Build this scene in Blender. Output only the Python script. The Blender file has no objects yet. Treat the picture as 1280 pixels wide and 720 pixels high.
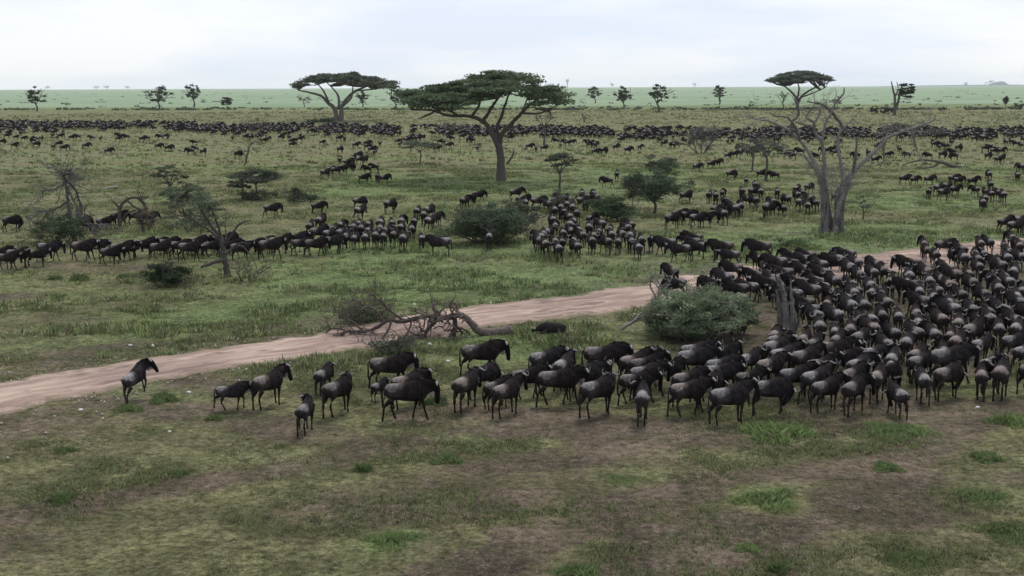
import bpy, math, random
import numpy as np
from mathutils import Matrix, Vector
rng = np.random.default_rng(7)
random.seed(7)
SC = bpy.context.scene
COL = SC.collection
PI = math.pi

# ------------------------------------------------------------------ camera
FPX, CX, CY, CAMZ = 1500.0, 640.0, 360.0, 11.0
TH = math.atan(251.5 / FPX); RO = -0.0039
fw = np.array([0, math.cos(TH), -math.sin(TH)])
r0 = np.array([1.0, 0, 0]); u0 = np.array([0, math.sin(TH), math.cos(TH)])
rt = r0 * math.cos(RO) + u0 * math.sin(RO)
up = u0 * math.cos(RO) - r0 * math.sin(RO)
cd = bpy.data.cameras.new('camera'); cam = bpy.data.objects.new('camera', cd); COL.objects.link(cam)
cd.sensor_width = 36; cd.lens = FPX / 1280 * 36; cd.clip_start = 0.5; cd.clip_end = 60000
M = Matrix.Identity(4)
for i in range(3):
    M[i][0] = rt[i]; M[i][1] = up[i]; M[i][2] = -fw[i]
M[2][3] = CAMZ
cam.matrix_world = M
SC.camera = cam

# ------------------------------------------------------------------ sky, sun, exposure
SUN_EL, SUN_AZ = 58.0, 18.0          # azimuth clockwise from +Y (the view direction)
w = bpy.data.worlds.new('World'); SC.world = w; w.use_nodes = True
nt = w.node_tree; nt.nodes.clear()
def N(t, typ, **kw):
    n = t.nodes.new(typ)
    for k, v in kw.items():
        if k.startswith('i_'):
            n.inputs[k[2:].replace('_', ' ')].default_value = v
        else:
            setattr(n, k, v)
    return n
out = N(nt, 'ShaderNodeOutputWorld'); bg = N(nt, 'ShaderNodeBackground'); bg.inputs['Strength'].default_value = 0.1
sky = N(nt, 'ShaderNodeTexSky'); sky.sky_type = 'NISHITA'; sky.sun_disc = False
sky.sun_elevation = math.radians(SUN_EL); sky.sun_rotation = math.radians(SUN_AZ)
tc = N(nt, 'ShaderNodeTexCoord'); mp = N(nt, 'ShaderNodeMapping'); mp.inputs['Scale'].default_value = (1.6, 1.6, 9)
nz = N(nt, 'ShaderNodeTexNoise'); nz.inputs['Scale'].default_value = 1.6; nz.inputs['Detail'].default_value = 7; nz.inputs['Roughness'].default_value = .55
cr = N(nt, 'ShaderNodeValToRGB')
e = cr.color_ramp.elements
e[0].position = .40; e[0].color = (5.9, 6.5, 7.7, 1)
e[1].position = .60; e[1].color = (7.6, 7.75, 8.05, 1)
mx = N(nt, 'ShaderNodeMix', data_type='RGBA'); mx.inputs['Factor'].default_value = .9
nt.links.new(tc.outputs['Generated'], mp.inputs['Vector']); nt.links.new(mp.outputs['Vector'], nz.inputs['Vector'])
nt.links.new(nz.outputs['Fac'], cr.inputs['Fac'])
nt.links.new(sky.outputs['Color'], mx.inputs['A']); nt.links.new(cr.outputs['Color'], mx.inputs['B'])
nt.links.new(mx.outputs['Result'], bg.inputs['Color']); nt.links.new(bg.outputs['Background'], out.inputs['Surface'])
sd = bpy.data.lights.new('sun', 'SUN'); sd.energy = 1.9; sd.angle = math.radians(14); sd.color = (1, .95, .88)
so = bpy.data.objects.new('sun', sd); COL.objects.link(so)
el, az = math.radians(SUN_EL), math.radians(SUN_AZ)
sdir = Vector((math.sin(az) * math.cos(el), math.cos(az) * math.cos(el), math.sin(el)))
so.rotation_euler = sdir.to_track_quat('Z', 'Y').to_euler(); so.location = (0, 0, 60)
SC.view_settings.view_transform = 'Standard'; SC.view_settings.look = 'None'
SC.view_settings.exposure = 0.42; SC.view_settings.gamma = 1
SC.cycles.volume_bounces = 2; SC.cycles.max_bounces = 6; SC.cycles.diffuse_bounces = 2; SC.cycles.transparent_max_bounces = 8

HAZE_DENSITY = 6e-5

# ------------------------------------------------------------------ noise and terrain
def vnoise(x, y, seed=0):
    xi = np.floor(x).astype(np.int64); yi = np.floor(y).astype(np.int64)
    fx = x - xi; fy = y - yi
    fx = fx * fx * (3 - 2 * fx); fy = fy * fy * (3 - 2 * fy)
    def hs(a, b):
        n = (a * 374761393 + b * 668265263 + seed * 1274126177) & 0xFFFFFFFF
        n = ((n ^ (n >> 13)) * 1103515245) & 0xFFFFFFFF
        n = (n ^ (n >> 16)) & 0xFFFFFF
        return n / float(0xFFFFFF)
    return (hs(xi, yi) * (1 - fx) + hs(xi + 1, yi) * fx) * (1 - fy) + (hs(xi, yi + 1) * (1 - fx) + hs(xi + 1, yi + 1) * fx) * fy
def fbm(x, y, seed=0, octv=4):
    s = 0; a = .5; t = 0
    for i in range(octv):
        s = s + a * vnoise(x * 2 ** i + 13.7 * i, y * 2 ** i - 7.1 * i, seed + i); t += a; a *= .55
    return s / t
def sstep(a, b, x):
    t = np.clip((x - a) / (b - a), 0, 1); return t * t * (3 - 2 * t)
def H(x, y):
    x = np.asarray(x, float); y = np.asarray(y, float)
    d = np.hypot(x, y)
    near = (fbm(x / 7, y / 7, 3) - .5) * .35 * (1 - sstep(150, 600, d))
    far = 3.0 * sstep(240, 460, y) + 1.6 * sstep(500, 3500, d)
    roll = (fbm(x / 300, y / 300, 9, 2) - .5) * 1.2 * sstep(200, 700, d)
    return near + far + roll
def P(px, py):
    d = fw * FPX + rt * (px - CX) - up * (py - CY)
    z = 0.0
    for _ in range(25):
        t = (z - CAMZ) / d[2]
        x, y = d[0] * t, d[1] * t
        z = .5 * z + .5 * float(H(x, y))
    return np.array([x, y, float(H(x, y))])
def pix(x, y, z):
    """world arrays -> photograph pixel coordinates"""
    v = np.stack([x, y, z - CAMZ], -1)
    dep = v @ fw
    dep = np.where(dep < 1e-3, 1e-3, dep)
    return CX + FPX * (v @ rt) / dep, CY - FPX * (v @ up) / dep
def polyd(x, y, pts, widths):
    """signed-ish distance to a world polyline: min(dist - halfwidth)"""
    best = np.full(x.shape, 1e9)
    for i in range(len(pts) - 1):
        a = pts[i][:2]; b = pts[i + 1][:2]; ab = b - a; L = ab @ ab + 1e-9
        t = np.clip(((x - a[0]) * ab[0] + (y - a[1]) * ab[1]) / L, 0, 1)
        dd = np.hypot(x - a[0] - t * ab[0], y - a[1] - t * ab[1]) - (widths[i] * (1 - t) + widths[i + 1] * t)
        best = np.minimum(best, dd)
    return best

# ------------------------------------------------------------------ materials
def new_mat(name):
    m = bpy.data.materials.new(name); m.use_nodes = True; t = m.node_tree; t.nodes.clear()
    o = N(t, 'ShaderNodeOutputMaterial'); return m, t, o
def attr_mat(name, rough=.9, nscale=6., namt=.35, transl=0., bump=0., spec=.2, sheen=0., vary=False):
    """colour comes from the object's own colour attribute, broken up by noise"""
    m, t, o = new_mat(name)
    a = N(t, 'ShaderNodeAttribute', attribute_name='Col')
    c = N(t, 'ShaderNodeTexCoord'); n = N(t, 'ShaderNodeTexNoise'); n.inputs['Scale'].default_value = nscale; n.inputs['Detail'].default_value = 5
    mr = N(t, 'ShaderNodeMapRange'); mr.inputs['From Min'].default_value = .3; mr.inputs['From Max'].default_value = .7
    mr.inputs['To Min'].default_value = 1 - namt; mr.inputs['To Max'].default_value = 1 + namt
    t.links.new(c.outputs['Object'], n.inputs['Vector']); t.links.new(n.outputs['Fac'], mr.inputs['Value'])
    mu = N(t, 'ShaderNodeVectorMath', operation='SCALE')
    t.links.new(a.outputs['Color'], mu.inputs[0]); t.links.new(mr.outputs['Result'], mu.inputs['Scale'])
    if vary:      # every animal its own shade, some browner
        oi = N(t, 'ShaderNodeObjectInfo'); vr = N(t, 'ShaderNodeValToRGB'); el_ = vr.color_ramp.elements; el_[0].color = (.72, .68, .68, 1); el_[1].color = (1.25, 1.25, 1.3, 1)
        q_ = el_.new(.35); q_.color = (1.08, .96, .90, 1); q_ = el_.new(.6); q_.color = (.85, .85, .88, 1)
        t.links.new(oi.outputs['Random'], vr.inputs['Fac']); mv_ = N(t, 'ShaderNodeVectorMath', operation='MULTIPLY'); t.links.new(mu.outputs['Vector'], mv_.inputs[0]); t.links.new(vr.outputs['Color'], mv_.inputs[1]); mu = mv_
    b = N(t, 'ShaderNodeBsdfPrincipled'); b.inputs['Roughness'].default_value = rough; b.inputs['Specular IOR Level'].default_value = spec
    if sheen: b.inputs['Sheen Weight'].default_value = sheen
    t.links.new(mu.outputs['Vector'], b.inputs['Base Color'])
    if bump:
        bp = N(t, 'ShaderNodeBump'); bp.inputs['Strength'].default_value = bump; bp.inputs['Distance'].default_value = .03
        t.links.new(n.outputs['Fac'], bp.inputs['Height']); t.links.new(bp.outputs['Normal'], b.inputs['Normal'])
    if transl:
        tr = N(t, 'ShaderNodeBsdfTranslucent'); ms = N(t, 'ShaderNodeMixShader'); ms.inputs['Fac'].default_value = transl
        t.links.new(mu.outputs['Vector'], tr.inputs['Color']); t.links.new(b.outputs[0], ms.inputs[1]); t.links.new(tr.outputs[0], ms.inputs[2])
        t.links.new(ms.outputs[0], o.inputs['Surface'])
    else:
        t.links.new(b.outputs[0], o.inputs['Surface'])
    return m
M_LEAF = attr_mat('foliage', .8, 1.2, .3, .3)
M_GRASS = attr_mat('grass_blades', .85, .6, .2, .3)
M_BARK = attr_mat('bark', .9, 9, .4, 0, .6)
M_FUR = attr_mat('wildebeest_coat', .85, 9, .4, 0, .5, .06, 0, vary=True)
M_HORN = attr_mat('horn', .4, 5, .15, 0, 0, .5)
M_ROCK = attr_mat('stone', .9, 4, .25, 0, .5)

def mesh_np(name, V, F, colr=None, mat=None, smooth=False):
    V = np.asarray(V, np.float32); F = np.asarray(F, np.int32); k = F.shape[1]
    me = bpy.data.meshes.new(name)
    me.vertices.add(len(V)); me.vertices.foreach_set('co', V.ravel())
    me.loops.add(F.size); me.loops.foreach_set('vertex_index', F.ravel())
    me.polygons.add(len(F)); me.polygons.foreach_set('loop_start', np.arange(0, F.size, k, dtype=np.int32))
    me.polygons.foreach_set('loop_total', np.full(len(F), k, np.int32))
    if smooth: me.polygons.foreach_set('use_smooth', np.ones(len(F), bool))
    me.update(calc_edges=True)
    if colr is not None:
        a = me.color_attributes.new('Col', 'FLOAT_COLOR', 'POINT')
        c = np.ones((len(V), 4), np.float32); c[:, :3] = colr
        a.data.foreach_set('color', c.ravel())
    if mat: me.materials.append(mat)
    return me
def link(name, me, parent=None):
    o = bpy.data.objects.new(name, me); COL.objects.link(o)
    if parent: o.parent = parent
    return o
def tag(o, label=None, cat=None, group=None, kind=None):
    if label: o['label'] = label
    if cat: o['category'] = cat
    if group: o['group'] = group
    if kind: o['kind'] = kind
    return o
def empty(name, loc):
    o = bpy.data.objects.new(name, None); COL.objects.link(o); o.location = [float(a) for a in loc]; o.empty_display_size = .3
    return o

# ------------------------------------------------------------------ ground
road_px = [(-260, 556, 2.2), (0, 497, 2.1), (200, 461, 1.9), (400, 430, 1.75), (620, 393, 2.4), (800, 370, 2.5), (880, 356, 2.8), (980, 343, 3.2), (1080, 332, 3.4), (1130, 325, 3.2), (1200, 316, 3.2), (1300, 306, 3.4), (1460, 290, 3.4)]
ROAD = [P(a, b) for a, b, c in road_px]; RW = [c for a, b, c in road_px]
def resample(pts, wd, n=12):
    pts = [np.array(p) for p in pts]; o = []; ow = []
    for i in range(len(pts) - 1):
        p0 = pts[max(i - 1, 0)]; p1 = pts[i]; p2 = pts[i + 1]; p3 = pts[min(i + 2, len(pts) - 1)]
        for k in range(n):
            t = k / n
            o.append(.5 * ((2 * p1) + (-p0 + p2) * t + (2 * p0 - 5 * p1 + 4 * p2 - p3) * t * t + (-p0 + 3 * p1 - 3 * p2 + p3) * t ** 3)); ow.append(wd[i] * (1 - t) + wd[i + 1] * t)
    o.append(pts[-1]); ow.append(wd[-1]); return o, ow
trails = [([(-60, 655), (60, 640), (200, 610), (340, 590), (430, 575), (520, 545), (640, 545), (760, 535), (900, 545)], .55, .85),
          ([(520, 735), (600, 700), (700, 668), (800, 635), (900, 603), (1000, 590), (1100, 575), (1160, 548), (1200, 520)], .8, .8),
          ([(830, 680), (930, 660), (1010, 640), (1100, 640), (1290, 610)], 1.3, .8),
          ([(1060, 620), (1140, 590), (1170, 560), (1190, 530), (1290, 500)], .7, .7),
          ([(560, 520), (700, 530), (800, 545), (960, 540), (1120, 510), (1200, 500)], 1.6, .9),
          ([(960, 480), (1060, 520), (1180, 515)], 1.8, .9),
          ([(120, 500), (260, 520), (330, 530), (430, 550), (640, 575), (760, 560)], .8, .65),
          ([(0, 332), (150, 336), (300, 328), (480, 318)], 1.6, .6),
          ([(0, 372), (40, 370)], 1.0, .9), ([(60, 396), (110, 404)], 1.2, .6),
          ([(560, 330), (700, 332), (820, 330), (880, 330)], 1.5, .45),
          ([(-50, 464), (60, 452), (200, 432), (330, 418), (410, 404)], 2.2, 1.0),
          ([(640, 372), (740, 357), (830, 345), (900, 338)], 1.2, .5),
          ([(-50, 540), (100, 520), (230, 495), (260, 480)], 2.0, .65),
          ([(900, 380), (1010, 370), (1120, 350), (1250, 330)], 4.5, .7),
          ([(960, 440), (1060, 410), (1180, 385), (1290, 350)], 4.5, .7),
          ([(1000, 480), (1100, 450), (1200, 430), (1290, 400)], 3.5, .65),
          ([(740, 470), (900, 480), (1050, 480)], 2.0, .5),
          ([(1150, 260), (1210, 258)], 1.6, .5), ([(900, 212), (935, 210)], 1.2, .9),
          ([(650, 280), (760, 300), (800, 310)], 2.5, .5),
          ([(0, 565), (180, 555), (330, 545)], .9, .35),
          ([(-60, 690), (120, 680), (300, 668), (420, 640)], 1.2, .3), ([(440, 640), (640, 610), (800, 590)], 2.0, .6),
          ([(700, 720), (860, 700), (1000, 690)], 1.0, .45)]
TR = [([P(*q) for q in pts], wd, amt) for pts, wd, amt in trails]
lush_px = [(960, 622, 1.3, .9), (490, 672, 1.2, .8), (1120, 535, 2.0, 1), (970, 538, 2.0, .8), (1240, 620, 1.6, .6), (700, 430, 6, .7), (600, 440, 5, .7), (380, 455, 4, .6), (1130, 300, 12, .5), (500, 345, 16, .35), (620, 360, 8, .6), (150, 420, 8, .5), (330, 405, 6, .6), (190, 500, 2.5, .6), (580, 545, 2, .5), (560, 240, 22, .45), (760, 220, 25, .4), (1120, 240, 16, .5), (1210, 485, 2.5, .8), (1000, 310, 9, .7), (940, 300, 8, .5), (800, 600, 1.5, .4), (300, 690, 4, .3)]
LU = [(P(a, b), r, s) for a, b, r, s in lush_px]
RPTS, RWS = resample(ROAD, RW, 4)
def soil_map(x, y):
    n1 = fbm(x / 2.6, y / 2.6, 21); n2 = fbm(x / .7, y / .7, 33, 3); n3 = fbm(x / 18, y / 18, 41, 3)
    d = np.hypot(x, y)
    s = sstep(.46, .66, n1 * .6 + n3 * .4) * .34
    s = s + .18 * (1 - sstep(38, 62, d)) * sstep(.35, .6, n3)
    for pts, wd, amt in TR:
        dd = polyd(x, y, pts, [wd] * len(pts)) + (n1 - .5) * 1.5 * min(1, wd) + (n2 - .5) * .6
        s = s + amt * 1.15 * (1 - sstep(-.35, .6, dd))
    rd = polyd(x, y, RPTS, RWS) + (n1 - .5) * 1.8 + (n2 - .5) * .8
    s = np.maximum(s, .9 * (1 - sstep(-.2, 1.3, rd)))
    for c, r, a in LU:
        s = s - a * (1 - sstep(.3 * r, 1.3 * r, np.hypot(x - c[0], y - c[1]) + (n1 - .5) * r))
    s = s - .2 * sstep(120, 240, d)
    return np.clip(s, 0, 1)
def lush_map(x, y):
    n = fbm(x / 9, y / 9, 55); d = np.hypot(x, y)
    l = sstep(.35, .7, n) * .6
    for c, r, a in LU:
        l = l + a * (1 - sstep(.3 * r, 1.4 * r, np.hypot(x - c[0], y - c[1])))
    l = l * (.35 + .65 * sstep(50, 75, d)) * (1 - .75 * sstep(170, 300, d)) + 1.0 * sstep(380, 560, y)
    return np.clip(l, 0, 1)

A = np.radians(np.concatenate([np.arange(-180, -30, 6.), np.arange(-30, 30, .11), np.arange(30, 180, 6.)]))
Rr = [.4]
while Rr[-1] < 8800: Rr.append(Rr[-1] * (1.0075 if 22 < Rr[-1] < 500 else (1.03 if 22 <= Rr[-1] < 4000 else 1.12)))
Rr = np.array(Rr)
aa, rr = np.meshgrid(A, Rr)
gx = (np.sin(aa) * rr).ravel(); gy = (np.cos(aa) * rr).ravel(); gz = H(gx, gy)
nr, na = len(Rr), len(A)
i, j = np.meshgrid(np.arange(nr - 1), np.arange(na), indexing='ij'); j2 = (j + 1) % na
GF = np.stack([i * na + j, i * na + j2, (i + 1) * na + j2, (i + 1) * na + j], -1).reshape(-1, 4)[:, ::-1]
soilv = soil_map(gx, gy); lushv = lush_map(gx, gy)
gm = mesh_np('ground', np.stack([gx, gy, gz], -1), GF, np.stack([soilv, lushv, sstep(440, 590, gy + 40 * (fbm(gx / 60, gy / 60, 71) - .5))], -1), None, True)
m, t, o = new_mat('savanna_ground')
at = N(t, 'ShaderNodeAttribute', attribute_name='Col'); sp = N(t, 'ShaderNodeSeparateColor'); t.links.new(at.outputs['Color'], sp.inputs[0])
ge = N(t, 'ShaderNodeNewGeometry')
def noise(scale, detail=6, rough=.6, vec=None, dist=0):
    n = N(t, 'ShaderNodeTexNoise'); n.inputs['Scale'].default_value = scale; n.inputs['Detail'].default_value = detail; n.inputs['Roughness'].default_value = rough; n.inputs['Distortion'].default_value = dist
    t.links.new(vec if vec else ge.outputs['Position'], n.inputs['Vector']); return n
def math_n(op, a, b, clamp=False):
    n = N(t, 'ShaderNodeMath', operation=op); n.use_clamp = clamp
    for k, v in enumerate((a, b)):
        if isinstance(v, (int, float)): n.inputs[k].default_value = v
        else: t.links.new(v, n.inputs[k])
    return n.outputs[0]
def mixc(f, a, b):
    n = N(t, 'ShaderNodeMix', data_type='RGBA')
    if isinstance(f, float): n.inputs['Factor'].default_value = f
    else: t.links.new(f, n.inputs['Factor'])
    for k, v in (('A', a), ('B', b)):
        if isinstance(v, tuple): n.inputs[k].default_value = (*v, 1)
        else: t.links.new(v, n.inputs[k])
    return n.outputs['Result']
def ramp(v, a, b):
    n = N(t, 'ShaderNodeMapRange'); n.interpolation_type = 'SMOOTHSTEP'; n.inputs['From Min'].default_value = a; n.inputs['From Max'].default_value = b
    t.links.new(v, n.inputs['Value']); return n.outputs['Result']
nf = noise(7.0, 6, .7); nm = noise(1.1, 6, .65); nl = noise(.16, 5, .6); nh = noise(.012, 4, .6)
nx = noise(14, 4, .75); ng = noise(3.4, 6, .8); nk = noise(.55, 5, .7)
s1 = math_n('ADD', sp.outputs[0], math_n('MULTIPLY', math_n('SUBTRACT', nf.outputs['Fac'], .5), 3.2))
s1 = math_n('ADD', s1, math_n('MULTIPLY', math_n('SUBTRACT', nm.outputs['Fac'], .5), 1.9))
soilF = math_n('MULTIPLY', ramp(s1, .25, 1.1), .92)
soilC = mixc(ramp(nl.outputs['Fac'], .4, .62), (.060, .043, .034), (.135, .102, .078))
soilC = mixc(ramp(nx.outputs['Fac'], .45, .7), soilC, (.20, .158, .122))
dry = mixc(ramp(nf.outputs['Fac'], .35, .65), (.088, .088, .040), (.205, .192, .10))
green = mixc(ramp(nf.outputs['Fac'], .3, .7), (.080, .115, .042), (.175, .225, .09))
grassC = mixc(ramp(math_n('ADD', sp.outputs[1], math_n('MULTIPLY', math_n('SUBTRACT', nm.outputs['Fac'], .5), .8)), .1, .8), dry, green)
grassC = mixc(ramp(nh.outputs['Fac'], .45, .65), grassC, mixc(.4, grassC, (.16, .175, .10)))
gcol = mixc(soilF, grassC, soilC)
fs = N(t, 'ShaderNodeMapRange'); fs.inputs['From Min'].default_value = .34; fs.inputs['From Max'].default_value = .66; fs.inputs['To Min'].default_value = .35; fs.inputs['To Max'].default_value = 1.75; t.links.new(ng.outputs['Fac'], fs.inputs['Value'])
fk = N(t, 'ShaderNodeMapRange'); fk.inputs['From Min'].default_value = .40; fk.inputs['From Max'].default_value = .60; fk.inputs['To Min'].default_value = .72; fk.inputs['To Max'].default_value = 1.26; t.links.new(nk.outputs['Fac'], fk.inputs['Value'])
vs_ = N(t, 'ShaderNodeVectorMath', operation='SCALE'); t.links.new(gcol, vs_.inputs[0]); t.links.new(math_n('MULTIPLY', fs.outputs[0], fk.outputs[0]), vs_.inputs['Scale']); gcol = vs_.outputs['Vector']
farHazeF = ramp(sp.outputs[2], .2, .9); gcol = mixc(farHazeF, gcol, mixc(ramp(nh.outputs['Fac'], .35, .65), (.18, .25, .155), (.23, .295, .195)))  # far plain's base colour lightened to stand in for haze
b = N(t, 'ShaderNodeBsdfPrincipled'); b.inputs['Roughness'].default_value = .95; b.inputs['Specular IOR Level'].default_value = .1
t.links.new(gcol, b.inputs['Base Color'])
bp = N(t, 'ShaderNodeBump'); bp.inputs['Strength'].default_value = 1.0; bp.inputs['Distance'].default_value = .2
t.links.new(math_n('ADD', nf.outputs['Fac'], math_n('MULTIPLY', nm.outputs['Fac'], 1.6)), bp.inputs['Height']); t.links.new(bp.outputs['Normal'], b.inputs['Normal'])
t.links.new(b.outputs[0], o.inputs['Surface']); gm.materials.append(m)
tag(link('ground', gm), kind='structure')

# dirt track: a sheet just above the ground, with ragged edges
rp, rw = resample(ROAD, RW, 40)
rp = np.array(rp); rw = np.array(rw)
seg = np.gradient(rp[:, :2], axis=0); seg /= np.linalg.norm(seg, axis=1)[:, None]; nrm = np.stack([-seg[:, 1], seg[:, 0]], -1)
K = 25; u = np.linspace(-1, 1, K)
edge = rw[:, None] * (1 + .42 * (fbm(rp[:, :1] / 1.5 + np.array([[0, 50.]]), rp[:, 1:2] / 1.5, 77, 5) - .5) * 2)
hw = np.where(u[None] < 0, edge[:, :1], edge[:, 1:]) * u[None]
RX = rp[:, :1] + nrm[:, :1] * hw; RY = rp[:, 1:2] + nrm[:, 1:2] * hw
rut = -.05 * np.exp(-((np.abs(u[None]) - .45) / .13) ** 2) * (fbm(RX / 4, RY / 4, 12) + .3)
RZ = H(RX, RY) + .07 * (1 - u[None] ** 6) + rut + .004 + .03 * (fbm(RX / .8, RY / .8, 14) - .5) * (1 - u[None] ** 8)
nR = len(rp); ii, jj = np.meshgrid(np.arange(nR - 1), np.arange(K - 1), indexing='ij')
RF = np.stack([ii * K + jj, (ii + 1) * K + jj, (ii + 1) * K + jj + 1, ii * K + jj + 1], -1).reshape(-1, 4)[:, ::-1]
um = np.broadcast_to(u[None], RX.shape)
rm = mesh_np('dirt_track', np.stack([RX, RY, RZ], -1).reshape(-1, 3), RF, np.stack([np.abs(um), um * .5 + .5, np.broadcast_to(np.cumsum(np.r_[0, np.hypot(*np.diff(rp[:, :2], axis=0).T)])[:, None] * .1, um.shape)], -1).reshape(-1, 3), None, True)
m, t, o = new_mat('track_dirt')
at = N(t, 'ShaderNodeAttribute', attribute_name='Col'); sp = N(t, 'ShaderNodeSeparateColor'); t.links.new(at.outputs['Color'], sp.inputs[0])
ge = N(t, 'ShaderNodeNewGeometry')
cb = N(t, 'ShaderNodeCombineXYZ'); t.links.new(math_n('MULTIPLY', sp.outputs[2], 2.2), cb.inputs[0]); t.links.new(math_n('MULTIPLY', sp.outputs[1], 7.), cb.inputs[1])
ns = noise(.9, 6, .6, cb.outputs[0]); nf = noise(9, 6, .7); nl = noise(.25, 4); nq = noise(2.2, 5, .7)
c = mixc(ramp(ns.outputs['Fac'], .38, .66), (.24, .172, .142), (.46, .35, .29))
c = mixc(ramp(math_n('ADD', nl.outputs['Fac'], math_n('MULTIPLY', math_n('SUBTRACT', ns.outputs['Fac'], .5), 1.2)), .52, .68), c, (.17, .12, .105))
c = mixc(math_n('MULTIPLY', ramp(nf.outputs['Fac'], .5, .75), .5), c, (.42, .34, .27))
rutb = N(t, 'ShaderNodeMapRange'); rutb.interpolation_type = 'SMOOTHSTEP'; rutb.inputs['From Min'].default_value = .16; rutb.inputs['From Max'].default_value = .03
t.links.new(math_n('ABSOLUTE', math_n('SUBTRACT', sp.outputs[0], .46), 0.), rutb.inputs['Value'])
c = mixc(math_n('MULTIPLY', math_n('MULTIPLY', rutb.outputs['Result'], ramp(nl.outputs['Fac'], .38, .6)), .75), c, (.16, .115, .098))
ed = ramp(math_n('ADD', sp.outputs[0], math_n('MULTIPLY', math_n('SUBTRACT', nq.outputs['Fac'], .5), .9)), .72, 1.0)
c = mixc(ed, c, (.17, .14, .095))
b = N(t, 'ShaderNodeBsdfPrincipled'); b.inputs['Roughness'].default_value = .95; b.inputs['Specular IOR Level'].default_value = .1
t.links.new(c, b.inputs['Base Color'])
bp = N(t, 'ShaderNodeBump'); bp.inputs['Strength'].default_value = .7; bp.inputs['Distance'].default_value = .08
t.links.new(math_n('ADD', nf.outputs['Fac'], math_n('MULTIPLY', ns.outputs['Fac'], 2)), bp.inputs['Height']); t.links.new(bp.outputs['Normal'], b.inputs['Normal'])
t.links.new(b.outputs[0], o.inputs['Surface']); rm.materials.append(m)
tag(link('dirt_track', rm), kind='structure')

# far blue hill on the horizon
def hill(px, wpx, hpx, dist):
    cx = (px - CX) / FPX * dist
    n = 60; a = np.linspace(-1, 1, n); q = np.linspace(-1, 1, 14)
    aa, qq = np.meshgrid(a, q)
    W = wpx / FPX * dist / 2; Hh = hpx / FPX * dist
    prof = np.exp(-(aa * 2.2) ** 2) * .75 + np.exp(-((aa - .25) * 7) ** 2) * .3 + .08
    z = Hh * prof * np.clip(1 - qq ** 2, 0, 1) * np.clip(1 - aa ** 4, 0, 1) * (1 + .25 * (fbm(aa * 9, qq * 2, 5) - .5))
    V = np.stack([cx + aa * W, dist + qq * W * .5, z + 2], -1).reshape(-1, 3)
    i, j = np.meshgrid(np.arange(13), np.arange(n - 1), indexing='ij')
    F = np.stack([i * n + j, i * n + j + 1, (i + 1) * n + j + 1, (i + 1) * n + j], -1).reshape(-1, 4)
    return mesh_np('hill', V, F, np.tile([[.09, .12, .14]], (len(V), 1)), M_ROCK, True)
tag(link('hill', hill(1240, 50, 6.5, 8000)), kind='structure')
tag(link('hill', hill(1200, 420, 2.2, 8200)), kind='structure')

# haze: one closed box of pale air
hm = bpy.data.meshes.new('haze')
L, T_, Bo = 11000, 75, -4
vs = [(x, y, z) for x in (-L, L) for y in (-L, L) for z in (Bo, T_)]
hm.from_pydata(vs, [], [(0, 1, 3, 2), (4, 6, 7, 5), (0, 4, 5, 1), (2, 3, 7, 6), (0, 2, 6, 4), (1, 5, 7, 3)])
m, t, o = new_mat('haze_air'); pv = N(t, 'ShaderNodeVolumePrincipled')
pv.inputs['Color'].default_value = (.93, .97, 1, 1); pv.inputs['Density'].default_value = HAZE_DENSITY; pv.inputs['Anisotropy'].default_value = 0
t.links.new(pv.outputs[0], o.inputs['Volume']); hm.materials.append(m)
tag(link('haze', hm), 'thin pale blue haze over the far plain', 'haze', kind='stuff')

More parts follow.
